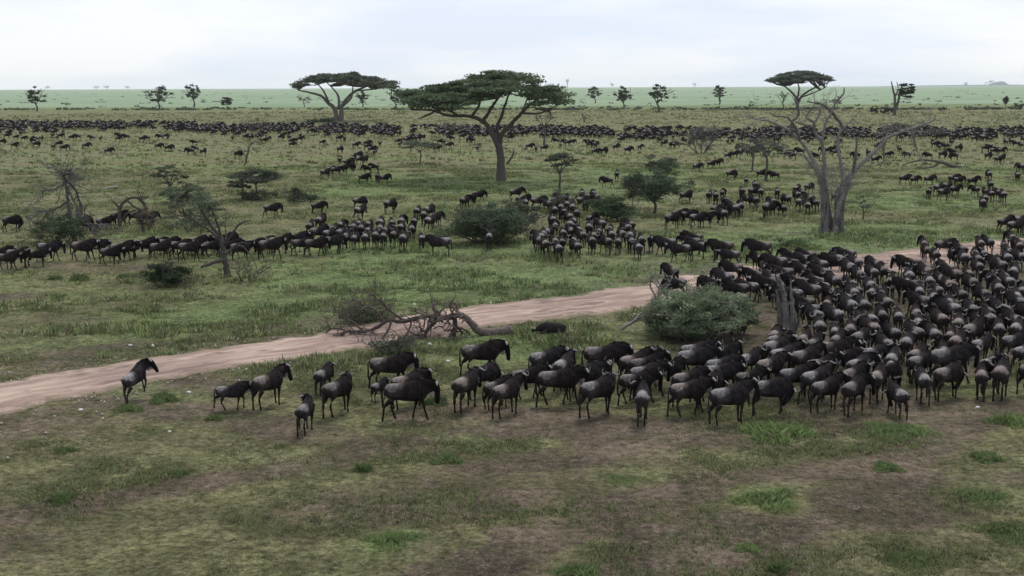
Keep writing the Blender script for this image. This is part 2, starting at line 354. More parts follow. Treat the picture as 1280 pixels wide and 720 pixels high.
# ------------------------------------------------------------------ grass (nobody could count it)
def tufts(n, rmin, rmax, hmin, hmax, blades, wid, seed, road_edge=False, amax=26):
    g = np.random.default_rng(seed)
    # even spread per unit of viewing angle squared -> denser near, thinner far
    r = np.sqrt(g.random(n * 4) * (rmax ** 2 - rmin ** 2) + rmin ** 2); a = np.radians(g.uniform(-amax, amax, n * 4))
    x = np.sin(a) * r; y = np.cos(a) * r
    s = soil_map(x, y); cl = fbm(x / 3.0, y / 3.0, 91); cl2 = fbm(x / .8, y / .8, 93, 2)
    rd = polyd(x, y, RPTS, RWS)
    p = ((1 - s) ** 1.4 + .2 * (rmin < 30) + .08) * (.22 + 1.2 * sstep(.46, .6, cl * .5 + cl2 * .5)); p = np.where(rd < .15, 0, p)
    k = g.random(n * 4) < p; x, y, s, cl, rd = x[k][:n], y[k][:n], s[k][:n], cl[k][:n], rd[k][:n]
    z = H(x, y); n = len(x); lu = lush_map(x, y)
    hh = (hmin + (hmax - hmin) * sstep(.4, .68, cl) * g.random(n) ** .7) * (1 + 1.0 * np.exp(-(rd / 1.6) ** 2) * (rmin > 50))
    B = blades
    ang = g.random((n, B)) * 2 * PI; off = g.random((n, B)) ** .5 * hh[:, None] * .9
    bx = x[:, None] + np.cos(ang) * off; by = y[:, None] + np.sin(ang) * off
    lean = hh[:, None] * g.uniform(.15, .75, (n, B)); hb = hh[:, None] * g.uniform(.55, 1.1, (n, B)); wa = ang + PI / 2 + g.normal(0, .5, (n, B))
    wv = wid * hh[:, None] * g.uniform(.6, 1.3, (n, B))
    p0 = np.stack([bx - np.cos(wa) * wv, by - np.sin(wa) * wv, np.broadcast_to(z[:, None] - .02, bx.shape)], -1)
    p1 = np.stack([bx + np.cos(wa) * wv, by + np.sin(wa) * wv, np.broadcast_to(z[:, None] - .02, bx.shape)], -1)
    p2 = np.stack([bx + np.cos(ang) * lean, by + np.sin(ang) * lean, z[:, None] + hb], -1)
    V = np.stack([p0, p1, p2], 2).reshape(-1, 3); F = np.arange(len(V)).reshape(-1, 3)
    c1 = np.array([.195, .215, .10]); c2 = np.array([.145, .20, .078]); c3 = np.array([.27, .245, .16])
    mixv = np.clip(lu + g.normal(0, .25, n), 0, 1)[:, None]
    c = c1 * (1 - mixv) + c2 * mixv
    dryk = (g.random(n) < .16)[:, None]; c = np.where(dryk, c3, c) * (.84 if rmin < 30 else 1.) * g.choice([.45, .8, 1.1, 1.6], n)[:, None]
    return V, F, np.repeat(c, 3 * B, axis=0)
tag(link('short_grass', mesh_np('short_grass', *tufts(210000, 23, 66, .025, .11, 4, .2, 1), M_GRASS)), 'short trodden grass in the foreground of the plain', 'grass', kind='stuff')
tag(link('tussock_grass', mesh_np('tussock_grass', *tufts(110000, 46, 175, .08, .34, 6, .17, 2), M_GRASS)), 'uneven green tussock grass across the middle plain', 'grass', kind='stuff')
tag(link('distant_grass', mesh_np('distant_grass', *tufts(26000, 165, 430, .18, .55, 7, .3, 3), M_GRASS)), 'clumpy grey green grass of the distant plain', 'grass', kind='stuff')
# gravel along the track
g = np.random.default_rng(5); V = []; F = []; C = []
octv = np.array([(1, 0, 0), (-1, 0, 0), (0, 1, 0), (0, -1, 0), (0, 0, 1), (0, 0, -1)], float); octf = np.array([(0, 2, 4), (2, 1, 4), (1, 3, 4), (3, 0, 4), (2, 0, 5), (1, 2, 5), (3, 1, 5), (0, 3, 5)])
for k in range(1500):
    q = g.integers(0, len(rp) - 1); side = g.choice([-1, 1]); offs = side * (rw[q] * g.uniform(.85, 1.1) + abs(g.normal(0, 1.1 if side > 0 else 1.6)))
    x = rp[q, 0] + nrm[q, 0] * offs; y = rp[q, 1] + nrm[q, 1] * offs
    s = g.uniform(.02, .06) * (1 if g.random() > .03 else 2); z = float(H(x, y))
    V.append(octv * s * g.uniform(.6, 1.3, 3) + [x, y, z + .3 * s + .04]); F.append(octf + 6 * k); C.append(np.tile(np.array([[.33, .29, .25]]) * g.uniform(.5, 1.5), (6, 1)))
tag(link('gravel', mesh_np('gravel', np.concatenate(V), np.concatenate(F), np.concatenate(C), M_ROCK)), 'small loose stones along the edges of the dirt track', 'gravel', kind='stuff')

# ------------------------------------------------------------------ tubes, leaves
class Tubes:
    def __init__(s): s.V = []; s.F = []; s.C = []; s.n = 0
    def add(s, pts, rad, colr, k=6, lump=0.):
        pts = np.array(pts, float); rad = np.array(rad, float); n = len(pts)
        tg = np.gradient(pts, axis=0); tg /= np.linalg.norm(tg, axis=1)[:, None] + 1e-9
        ref = np.array([0, 0, 1.]) if abs(tg[0, 2]) < .9 else np.array([1., 0, 0])
        a = np.cross(tg, ref); a /= np.linalg.norm(a, axis=1)[:, None] + 1e-9; b = np.cross(tg, a)
        th = np.arange(k) * 2 * PI / k
        rr = rad[:, None] * (1 + lump * rng.normal(0, 1, (n, k)))
        ring = pts[:, None] + rr[..., None] * (np.cos(th)[None, :, None] * a[:, None] + np.sin(th)[None, :, None] * b[:, None])
        V = ring.reshape(-1, 3); V = np.concatenate([V, pts[:1], pts[-1:]])
        F = []
        for i in range(n - 1):
            for j in range(k):
                F.append((i * k + j, i * k + (j + 1) % k, (i + 1) * k + (j + 1) % k, (i + 1) * k + j))
        for j in range(k):
            F.append((n * k, (j + 1) % k, j, j)); F.append((n * k + 1, (n - 1) * k + j, (n - 1) * k + (j + 1) % k, (n - 1) * k + (j + 1) % k))
        s.V.append(V); s.F += [tuple(x + s.n for x in f) for f in F]; s.C.append(np.tile(np.array(colr)[None] * rng.uniform(.85, 1.15), (len(V), 1))); s.n += len(V)
    def mesh(s, name, mat, smooth=True):
        V = np.concatenate(s.V); C = np.concatenate(s.C); me = bpy.data.meshes.new(name)
        me.from_pydata([tuple(v) for v in V], [], [f if f[2] != f[3] else f[:3] for f in s.F])
        me.polygons.foreach_set('use_smooth', np.full(len(me.polygons), smooth)); 
        a = me.color_attributes.new('Col', 'FLOAT_COLOR', 'POINT'); c = np.ones((len(V), 4), np.float32); c[:, :3] = C; a.data.foreach_set('color', c.ravel())
        me.materials.append(mat); return me
def curve(pts, rad, n=5, wob=0.):
    p, r = resample([np.array(q, float) for q in pts], list(rad), n); p = np.array(p)
    if wob: p[1:-1] += rng.normal(0, wob, (len(p) - 2, 3))
    return p, r
def leaves(clumps, per, size, col0, colvar=.35, seed=1, shell=.5):
    """clumps: list of (centre, (rx,ry,rz)); many small leaf sprays spread through each clump"""
    g = np.random.default_rng(seed); Vs = []; Cs = []
    for c, rad in clumps:
        n = max(4, int(per * g.uniform(.7, 1.3))); d = g.normal(0, 1, (n, 3)); d /= np.linalg.norm(d, axis=1)[:, None]
        r = g.random(n) ** shell; p = np.array(c) + d * r[:, None] * np.array(rad) * g.uniform(.7, 1.1, (n, 1))
        s = size * g.uniform(.5, 1.4, n)[:, None]
        a = g.normal(0, 1, (n, 3)); a[:, 2] *= .5; a /= np.linalg.norm(a, axis=1)[:, None]; b = np.cross(a, g.normal(0, 1, (n, 3))); b /= np.linalg.norm(b, axis=1)[:, None]
        q = np.stack([p - a * s, p - b * s * .45, p + a * s, p + b * s * .45], 1)
        Vs.append(q.reshape(-1, 3)); cc = np.array(col0) * g.uniform(1 - colvar, 1 + colvar) ; cc = cc[None] * g.uniform(.75, 1.3, (n, 1)); Cs.append(np.repeat(cc, 4, axis=0))
    V = np.concatenate(Vs); return V, np.arange(len(V)).reshape(-1, 4), np.concatenate(Cs)
class Loc:
    """local frame of a thing standing on the ground where the photo shows its foot; photo offsets become metres"""
    def __init__(s, bx, by):
        s.o = P(bx, by); s.bx = bx; s.by = by; dep = (s.o - np.array([0, 0, CAMZ])) @ fw; s.s = dep / FPX
    def p(s, px, py, dep=0.): return np.array([(px - s.bx) * s.s + dep * s.o[0] / s.o[1], dep, (s.by - py) * s.s])
    def r(s, w): return w * s.s / 2

GREYBARK = (.17, .16, .15); BROWNBARK = (.080, .068, .062); DEADBARK = (.24, .225, .21)
ACGREEN = (.092, .122, .068); SHRUB = (.075, .105, .06); GREYSHRUB = (.085, .105, .075)

def acacia(L, name, label, limbs, crown, group=None, leafsz=.16, per=200, npad=70, colr=ACGREEN, bark=BROWNBARK, seed=1, twig=True, padr=1.6, holes=0):
    """limbs: [(px pts with depth), (widths px)]; crown: rows of (px, ytop, ybottom) describing its profile, plus half depth in m"""
    g = np.random.default_rng(seed)
    root = empty(name, L.o); tag(root, label, 'tree', group)
    tb = Tubes(); tips = []
    for k, (pts, ws) in enumerate(limbs):
        pp = [L.p(*q) for q in pts]; p, r = curve(pp, [L.r(w) for w in ws], 5, .02)
        tb.add(p, r, bark, 8, .04); tips += [p[-1], p[len(p) * 3 // 4], p[len(p) // 2]]
    prof, hd = crown
    xs = np.array([q[0] for q in prof]); yt = np.array([q[1] for q in prof]); yb = np.array([q[2] for q in prof])
    xc = (xs[0] + xs[-1]) / 2; hw_ = (xs[-1] - xs[0]) / 2; clumps = []
    pad_world = padr
    for k in range(npad):
        u_, v_ = 2, 2
        while u_ * u_ + v_ * v_ > 1: u_, v_ = g.uniform(-1, 1, 2)
        px = xc + u_ * hw_ * .97; T0 = np.interp(px, xs, yt); B0 = np.interp(px, xs, yb)
        rr_ = math.hypot(u_, v_); top = T0 + (B0 - T0) * (.12 + .55 * v_ * v_)
        py = top + (B0 - top) * g.random() ** 1.8 * .8
        c = L.p(px, py, v_ * hd); R = pad_world * g.uniform(.6, 1.25)
        clumps.append((c, (R, R, max(.12, R * g.uniform(.17, .28)))))
    if twig:
        for c, rad in clumps[::1]:
            tip = min(tips, key=lambda q: np.linalg.norm((q - c) * [1, 1, 1.4]))
            mid = (c + tip) / 2 - np.array([0, 0, .06 * np.linalg.norm(c - tip)])
            rb = max(.025, .012 * np.linalg.norm(c - tip) + .02) * (L.s / .09) ** .5
            p, r = curve([tip, mid, c - [0, 0, rad[2] * .3]], [rb * 1.6, rb, rb * .5], 3, .05); tb.add(p, r, bark, 4)
    link('trunk', tb.mesh('acacia_trunk', M_BARK), root)
    link('crown', mesh_np('acacia_crown', *leaves(clumps, per, leafsz, colr, .3, seed), M_LEAF), root)
    return root

def grow(tb, p, d, length, r, depth, g, bark, tips, spread=.7, curl=.25, droop=0.):
    """one limb and its forks"""
    n = 4; pts = [p]; q = p.copy(); dd = d.copy()
    for i in range(n):
        dd = dd + g.normal(0, curl, 3) * .5 + np.array([0, 0, -droop]); dd /= np.linalg.norm(dd); q = q + dd * length / n; pts.append(q)
    tb.add(pts, np.linspace(r, r * .6, n + 1), bark, 5 if depth > 1 else 4)
    if depth == 0: tips.append(q); return
    for k in range(2 if g.random() < .6 else 3):
        nd = dd + g.normal(0, spread, 3) * np.array([1, 1, .7]); nd /= np.linalg.norm(nd)
        grow(tb, pts[-1] if k < 2 else pts[-2], nd, length * g.uniform(.6, .85), r * .6, depth - 1, g, bark, tips, spread, curl, droop)

def plant(kind, bx, by, wpx, hpx, label, cat='bush', colr=SHRUB, n=40, per=90, leafsz=.09, seed=1, trunkh=.0, bark=BROWNBARK, flat=.5, group=None, depth=3, lean=0., names=('stems', 'foliage'), low=.0, gaps=1., stems=5, link_p=.5):
    """bush or small tree: stems that fork, leaf clumps around the tips filling the photographed outline"""
    g = np.random.default_rng(seed); L = Loc(bx, by); root = empty(kind, L.o); tag(root, label, cat, group)
    W = wpx * L.s / 2; Hh = hpx * L.s; tb = Tubes(); tips = []
    if trunkh > 0:
        th = trunkh * Hh; top = np.array([lean * Hh, 0, th]); p, r = curve([(0, 0, -.15), top * .5 + [0.04 * Hh, 0, 0], top], [.05 * Hh * .8, .033 * Hh, .026 * Hh], 4); tb.add(p, r, bark, 7, .05)
        for k in range(4):
            a = k * PI / 2 + g.uniform(-.5, .5); d = np.array([math.cos(a) * W, math.sin(a) * W * .8, (Hh - th) * .9]); ln = np.linalg.norm(d); grow(tb, top, d / ln, ln * .42, .018 * Hh, depth - 1, g, bark, tips, .45)
    else:
        for k in range(stems):
            a = k * 2 * PI / stems + g.uniform(-.4, .4); q = np.array([math.cos(a) * W * .25, math.sin(a) * W * .25, -.05]); d = np.array([math.cos(a) * W, math.sin(a) * W, Hh * 1.1]); ln = np.linalg.norm(d)
            grow(tb, q, d / ln, ln * .38, .02 * Hh + .01, depth - 1, g, bark, tips, .5)
    zmin = trunkh * Hh * .8 if trunkh else low
    clumps = []
    for k in range(n):
        d = g.normal(0, 1, 3); d /= np.linalg.norm(d); rr_ = g.random() ** .45 * (.72 + .5 * float(fbm(np.array(math.atan2(d[1], d[0]) * 1.6 + seed), np.array(d[2] * 1.8), seed, 2))) * (1.25 if g.random() < .12 else 1)
        zc = zmin + (Hh - zmin) * .5; hz = (Hh - zmin) * .5
        c = np.array([lean * Hh * (.6 if trunkh else 0), 0, zc]) + d * rr_ * np.array([W * .85, W * .7, hz * .88])
        if not trunkh and c[2] < Hh * .5: c[0] *= 1.05
        R = W * g.uniform(.16, .34) * gaps; clumps.append((c, (R, R, R * flat)))
        if g.random() < link_p and tips:
            tip = min(tips, key=lambda q: np.linalg.norm(q - c)); tb.add([tip, (tip + c) / 2 + g.normal(0, .03, 3), c], [.006 * Hh + .004, .005 * Hh + .003, .002 * Hh + .002], bark, 4)
    link(names[0], tb.mesh(names[0], M_BARK), root)
    if per: link(names[1], mesh_np(names[1], *leaves(clumps, per, leafsz, colr, .35, seed), M_LEAF), root)
    return root

# big flat-topped acacia
L = Loc(626, 226)
acacia(L, 'acacia_tree', 'largest dark green umbrella acacia with forked trunk in the centre', [
    ([(627, 229, 0), (626, 212, 0), (626, 195, 0), (623, 180, 0), (617, 168, 0)], [15, 10.5, 9.5, 9.5, 8]),
    ([(618, 172, 0), (610, 158, .3), (600, 150, .5), (585, 146, .8), (560, 145, 1), (540, 139, 1.5), (515, 138, 2)], [7.5, 6, 5, 4.2, 3.4, 2.6, 1.5]),
    ([(604, 153, .4), (612, 140, 0), (620, 128, -1), (630, 115, -2)], [5, 4, 3, 2]),
    ([(624, 184, 0), (628, 168, -.3), (640, 155, -.5), (652, 142, -.8), (665, 130, -1), (680, 120, -1.5)], [7, 6, 5, 4, 3, 2]),
    ([(622, 180, .2), (622, 160, 1), (628, 145, 2), (632, 132, 3), (640, 112, 4)], [6, 4.6, 4, 3, 1.6]),
    ([(574, 146, 1), (560, 136, -1), (548, 126, -3)], [3.5, 2.5, 1.5]), ([(590, 147, .6), (600, 130, 3), (595, 112, 5)], [4, 3, 1.5]),
    ([(652, 142, -.8), (675, 142, -2), (695, 132, -3)], [3, 2.2, 1.2]), ([(645, 150, 0), (655, 138, 2), (662, 120, 5)], [3.5, 2.5, 1.5]),
    ([(668, 136, -1), (682, 139, -1), (687, 141, -1), (688, 146, -1)], [3, 2.6, 2.2, 1.5]),
    ([(634, 205, 0), (640, 196, .3), (643, 188, .5)], [3.2, 2.4, 1.5]), ([(545, 140, 1.4), (532, 146, 0), (524, 149, 0)], [2.6, 2.2, 1])],
    ([(489, 128, 138), (500, 117, 134), (520, 110, 143), (540, 106, 144), (560, 103, 142), (580, 98, 136), (600, 90, 130), (622, 85, 126), (645, 88, 130), (665, 92, 136), (685, 100, 138), (700, 112, 136), (712, 126, 136)], 8.0),
    leafsz=.17, per=270, npad=150, seed=11, padr=1.65)
L = Loc(425, 151)
acacia(L, 'acacia_tree', 'wide umbrella acacia left of the largest acacia, twin grey trunks', [
    ([(421, 152, 0), (420, 142, 0), (417, 134, 0), (410, 128, 0), (402, 120, 0), (388, 116, 0), (374, 113, 0)], [7, 5.5, 5, 4, 3.2, 2.4, 1.4]),
    ([(427, 152, 0), (427, 140, 0), (428, 132, 0), (436, 122, 0), (446, 114, 0), (462, 108, 0)], [7, 5.5, 4.5, 4, 3, 1.5]),
    ([(424, 135, 0), (424, 122, 2), (418, 112, 3), (408, 102, 4)], [4, 3, 2, 1.2]), ([(430, 132, 0), (440, 122, -2), (442, 108, -4)], [3, 2.3, 1.3]),
    ([(412, 129, 0), (405, 113, -3), (396, 103, -5)], [3, 2, 1]), ([(447, 114, 0), (470, 112, 0), (486, 108, 0)], [2, 1.5, 1])],
    ([(365, 108, 117), (372, 101, 113), (390, 95, 108), (410, 89, 104), (430, 88, 106), (450, 90, 110), (470, 95, 113), (490, 101, 114), (502, 106, 113)], 11),
    leafsz=.34, per=110, npad=135, seed=12, padr=2.0, bark=(.11, .1, .095), colr=(.085, .105, .072))
L = Loc(997, 136)
acacia(L, 'acacia_tree', 'neat umbrella acacia on the right, behind the bare dead tree', [
    ([(997, 137, 0), (996, 128, 0), (993, 120, 0), (986, 113, 0), (978, 107, 0)], [5, 4, 3, 2.2, 1.2]),
    ([(997, 129, 0), (1002, 120, 0), (1012, 113, 0), (1024, 107, 0)], [4, 3, 2.2, 1.2]),
    ([(996, 124, 0), (998, 112, 3), (996, 104, 4)], [3, 2, 1.2]), ([(1000, 122, 0), (1014, 117, -3), (1030, 110, -4)], [2, 1.6, 1])],
    ([(952, 103, 108), (962, 97, 106), (978, 91, 104), (997, 87, 103), (1015, 90, 103), (1032, 96, 105), (1046, 103, 107)], 11),
    leafsz=.34, per=110, npad=125, seed=13, padr=2.2, colr=(.085, .108, .075))

# middle-distance umbrella thorns and bushes
def utree(bx, by, w_, h_, label, seed, colr=GREYSHRUB, npad=22, lean=0, per=110, leafsz=.12, crownh=.4, bark=BROWNBARK, tw=None, padr=None):
    L = Loc(bx, by); tw = tw or max(2, h_ * .07); hx = lean * h_
    top = by - h_; cb = by - h_ * (1 - crownh)
    limbs = [([(bx, by + 1, 0), (bx + hx * .3 + 1, by - h_ * .35, 0), (bx + hx * .6, by - h_ * .55, 0)], [tw, tw * .7, tw * .55])]
    for s, q in ((-1, .3), (1, -.3), (-.4, -.8), (.45, .8)):
        limbs.append(([(bx + hx * .5, by - h_ * .48, 0), (bx + hx * .8 + s * w_ * .16, by - h_ * .68, q * w_ * L.s * .2), (bx + hx + s * w_ * .34, by - h_ * .86, q * w_ * L.s * .35)], [tw * .5, tw * .35, tw * .2]))
    cx = bx + hx
    return acacia(L, 'thorn_tree', label, limbs, ([(cx - w_ / 2, top + h_ * .2, cb), (cx - w_ / 4, top + h_ * .05, cb), (cx, top, cb - 1), (cx + w_ / 4, top + h_ * .05, cb), (cx + w_ / 2, top + h_ * .2, cb)], w_ * L.s * .42),
                  'thorn trees scattered on the plain', leafsz, per, npad, colr, bark, seed, True, padr or w_ * L.s * .16)
utree(525, 205, 48, 31, 'small flat-topped thorn tree left below the largest acacia', 21, npad=26, per=80)
utree(699, 242, 50, 52, 'slender thorn tree standing right of the largest acacia', 22, npad=24, per=90, colr=(.05, .07, .042))
utree(957, 226, 56, 60, 'grey thorn tree just left of the bare dead tree', 23, npad=26, per=80, colr=(.09, .1, .08), crownh=.5)
utree(680, 181, 34, 42, 'faint thin grey thorn tree among the far herd', 24, npad=12, per=35, colr=(.12, .12, .1), crownh=.35)
utree(940, 214, 44, 40, 'grey crowned thorn tree left of the dead tree, behind another', 25, npad=14, per=60, colr=(.1, .11, .09), crownh=.6)
utree(1120, 176, 36, 24, 'low flat thorn tree behind the broken limb of the dead tree', 26, npad=14, per=60, colr=(.08, .1, .07), crownh=.5)
utree(1143, 176, 40, 26, 'second low flat thorn tree under the broken limb tip', 27, npad=14, per=60, colr=(.08, .1, .07), crownh=.5)
utree(1168, 178, 34, 20, 'spreading low thorn tree right of the broken limb tip', 28, npad=12, per=60, colr=(.08, .1, .07), crownh=.6)
utree(214, 262, 44, 58, 'airy green thorn tree behind the leaning thorn tree', 29, npad=16, per=55, colr=(.06, .085, .05), crownh=.5)
plant('thorn_tree', 1078, 274, 34, 30, 'knee-high grey sapling right of the bare dead tree', 'tree', GREYSHRUB, 12, 30, .07, 31, .45, group='thorn trees scattered on the plain', names=('trunk', 'crown'), gaps=.8)
plant('leafy_tree', 817, 267, 92, 56, 'broad bushy green tree above the centre herd', 'tree', (.075, .105, .062), 70, 120, .11, 32, .3, names=('trunk', 'crown'), gaps=.85)
plant('leafy_tree', 826, 226, 64, 34, 'green tree crown rising behind the broad bushy tree', 'tree', (.075, .10, .06), 34, 90, .12, 33, .25, names=('trunk', 'crown'), gaps=.9)
plant('bush', 876, 192, 50, 38, 'pale grey leafless looking bush beyond the centre trees', 'bush', (.12, .12, .11), 34, 80, .14, 34)
plant('bush', 612, 304, 118, 46, 'big rounded dark green bush left of the centre herd', 'bush', (.085, .115, .066), 120, 260, .085, 35, gaps=.9, stems=8, low=.1)
plant('bush', 648, 288, 60, 42, 'grey green bush joined to the right of the big rounded bush', 'bush', (.08, .1, .065), 34, 140, .085, 36, low=.1)
plant('bush', 768, 276, 78, 32, 'low dense green bush under the broad bushy tree', 'bush', (.045, .072, .034), 40, 140, .09, 37, low=.05)
plant('bush', 210, 358, 70, 32, 'dark green round bush in front of the left line of wildebeest', 'bush', (.038, .062, .032), 46, 180, .06, 38, low=.05)
plant('bush', 310, 352, 46, 30, 'dry leafless twiggy bush at the foot of the leaning thorn tree', 'bush', (.11, .1, .085), 16, 16, .05, 39, depth=4)
plant('bush', 872, 424, 150, 68, 'large grey green shrub in front of the herd, right of centre', 'bush', (.18, .22, .135), 330, 200, .05, 40, gaps=.62, stems=5, depth=2, link_p=.12, low=.05, bark=(.16, .15, .13))
plant('bush', 922, 418, 60, 44, 'darker green right end of the large grey green shrub', 'bush', (.11, .16, .085), 60, 220, .055, 41, low=.05)
plant('bush', 833, 424, 60, 34, 'low leafy left end of the large grey green shrub', 'bush', (.17, .215, .13), 60, 200, .055, 42, low=.03)
plant('bush', 320, 250, 60, 12, 'low undergrowth beneath the flat dark thicket on the left plain', 'bush', (.07, .09, .06), 24, 70, .1, 43)
utree(320, 250, 62, 40, 'flat dark thicket tree on the left plain with several upright stems', 143, (.075, .09, .065), 46, 0, 120, .12, .55)
utree(303, 250, 30, 36, 'left stem of the flat dark thicket tree, reaching lower', 144, (.07, .085, .062), 20, 0, 110, .12, .7)
plant('bush', 373, 252, 56, 18, 'low dark bush right of the bush with upright stems', 'bush', (.05, .068, .042), 26, 90, .1, 44)
plant('bush', 75, 306, 90, 40, 'spreading green bush at the foot of the dead thorn tree', 'bush', (.055, .085, .042), 46, 110, .08, 45, low=.05)
plant('bush', 182, 290, 26, 34, 'rusty brown dead bush beside the arched dead tree', 'bush', (.11, .085, .06), 18, 60, .07, 46)
plant('bush', 246, 290, 90, 34, 'dim grey green thicket behind the leaning thorn tree', 'bush', (.06, .08, .052), 34, 80, .08, 47)
plant('bush', 566, 168, 32, 16, 'small pale grey bush under the left side of the largest acacia', 'bush', (.12, .12, .105), 14, 40, .16, 48)
plant('bush', 318, 166, 28, 20, 'grey bush in the far herd on the left', 'bush', (.09, .095, .085), 16, 40, .16, 49)
plant('bush', 490, 442, 76, 24, 'grey thorny undergrowth below the fallen tree', 'bush', (.085, .095, .07), 34, 70, .05, 50, stems=8)
plant('bush', 455, 402, 70, 20, 'dull olive scrub behind the fallen tree branches', 'bush', (.085, .1, .055), 34, 80, .06, 51)
plant('bush', 700, 268, 40, 34, 'grey leafy scrub in the middle of the centre herd', 'bush', (.1, .115, .08), 20, 60, .08, 52)
plant('bush', 990, 310, 70, 12, 'low bright green hummock left of the stump on the far verge', 'bush', (.075, .115, .045), 22, 80, .07, 53)
plant('bush', 1092, 142, 14, 9, 'small dark bush left of the far half-dead tree', 'bush', (.05, .06, .045), 14, 40, .3, 54)
plant('bush', 1108, 143, 20, 14, 'dark shrub at the foot of the far half-dead tree', 'bush', (.045, .058, .045), 16, 50, .3, 55)
plant('bush', 1178, 140, 12, 9, 'pale small bush on the far plain at right', 'bush', (.08, .1, .075), 10, 30, .3, 56)
plant('bush', 1274, 137, 16, 10, 'dark small bush at the far right edge', 'bush', (.06, .08, .06), 10, 30, .3, 57)
plant('bush', 405, 153, 40, 6, 'flat dark scrub at the foot of the wide acacia', 'bush', (.05, .07, .045), 16, 40, .3, 58)
plant('bush', 1272, 168, 18, 9, 'small dark bush in the far herd at right', 'bush', (.05, .07, .05), 10, 30, .2, 59)
# far single trees
far = [(46, 139, 27, 31, 'ragged small tree standing alone at far left'), (199, 136, 34, 30, 'bushy far tree, broadest of the pair on the left'), (242, 134, 24, 31, 'rounder far tree, slimmer of the pair on the left'), (284, 136, 18, 15, 'tiny round far tree right of the left pair'),
       (453, 134, 18, 22, 'far tree seen under the right side of the wide acacia'), (494, 136, 18, 30, 'dark far tree touching the tip of the largest acacia'), (744, 129, 21, 22, 'round dark far tree just right of the largest acacia'), (779, 136, 26, 28, 'lopsided far tree, second right of the largest acacia'),
       (823, 140, 29, 38, 'tallest of the far trees right of the largest acacia'), (899, 131, 19, 25, 'far tree midway between the largest acacia and the dead tree'), (1257, 134, 8, 15, 'tiny upright far tree near the right edge'), (979, 136, 12, 24, 'faint pale far tree left of the neat acacia'), (380, 134, 26, 16, 'faint bare far tree left of the wide acacia'), (1046, 134, 22, 14, 'faint grey far tree right of the neat acacia')]
for k, (a, b_, c_, d_, lab) in enumerate(far):
    bare = 'faint' in lab
    plant('far_tree', a, b_, c_, d_, lab, 'tree', (.12, .13, .11) if bare else (.075, .09, .068), 12 if bare else 30, 22 if bare else 60, .34 if not bare else .3, 60 + k, .26, group='lone trees on the far plain', names=('trunk', 'crown'), gaps=.85, lean=random.uniform(-.05, .05))  # leafy crown colour lightened to look hazy with distance
for k, (a, w_, h_, lab) in enumerate([(134, 12, 4, 'tiny flat tree on the skyline at left'), (121, 9, 3, 'second tiny tree on the left skyline'), (60, 7, 3, 'tiny tree on the skyline at far left'), (160, 7, 3, 'third tiny tree on the left skyline'), (709, 4, 10, 'thin upright speck of a tree on the skyline'), (765, 8, 4, 'tiny tree on the middle skyline'), (868, 6, 4, 'tiny tree on the skyline left of the neat acacia'), (1207, 8, 3, 'tiny tree left of the blue hill'), (1238, 18, 5, 'tiny flat tree in front of the blue hill')]):
    plant('skyline_tree', a, 112.5 - a * .0039, w_, h_ + 2, lab, 'tree', (.06, .07, .06), 12, 20, 1.6, 90 + k, .3, group='tiny trees on the skyline', names=('trunk', 'crown'))

g = np.random.default_rng(400); cl_ = []
for k in range(900):
    px = g.uniform(-40, 1320); py = 137.5 - px * .0006 + g.normal(0, .35) - 2.2 * (k % 4 == 0) * g.random(); 
    if fbm(np.array(px / 30), np.array(k % 4 * 1.), 401, 3) < .47: continue
    c = P(px, py); R_ = g.uniform(.5, 1.5); cl_.append((c + [0, 0, .25], (R_ * 1.8, R_, .42)))
for k in range(260):
    px = g.uniform(-40, 1320); py = g.uniform(113, 134); c = P(px, py); R_ = g.uniform(.6, 2.0) * (1 + 14 / (py - 108)) * .5; cl_.append((c + [0, 0, .3], (R_ * 2, R_, .5)))
tag(link('scrub', mesh_np('scrub', *leaves(cl_, 14, .5, (.07, .09, .06), .3, 402), M_LEAF)), 'dark broken line of low scrub along the foot of the far plain', 'scrub', kind='stuff')
# ------------------------------------------------------------------ dead wood
def deadtree(name, bx, by, label, limbs, bark, seed, ntwig=60, tl=1.2, cat='tree', lump=.05, parts=('trunk', 'branches'), main=2, twz=.2, twd=1):
    g = np.random.default_rng(seed); L = Loc(bx, by); root = empty(name, L.o); tag(root, label, cat)
    tb = Tubes(); tb2 = Tubes(); src = []
    for k, (pts, ws) in enumerate(limbs):
        pp = [L.p(*(q if len(q) == 3 else (*q, 0))) for q in pts]; p, r = curve(pp, [L.r(w_ * (1.3 if k >= main else 1)) for w_ in ws], 5, .015 + .004 * L.r(ws[0]))
        (tb if k < main else tb2).add(p, r, bark if k < main else tuple(c_ * .62 for c_ in bark), 9 if k < main else 6, lump)  # lesser limbs coloured darker to read as silhouettes against the sky
        if k >= main or len(limbs) <= main or True: src += [(p[i], r[i], p[i] - p[i - 1]) for i in range(len(p) // 2, len(p))]
    for k in range(ntwig):
        p, r, d = src[g.integers(len(src))]; d = d / (np.linalg.norm(d) + 1e-9) + g.normal(0, .8, 3) + [0, 0, twz]; d /= np.linalg.norm(d); tips = []
        grow(tb2, p, d, tl * g.uniform(.3, 1), min(max(r * .45, .02), .07), twd, g, bark, tips, .6, .5)
    link(parts[0], tb.mesh(parts[0], M_BARK), root)
    if tb2.V: link(parts[1], tb2.mesh(parts[1], M_BARK), root)
    return root
_g = np.random.default_rng(99); STR = []
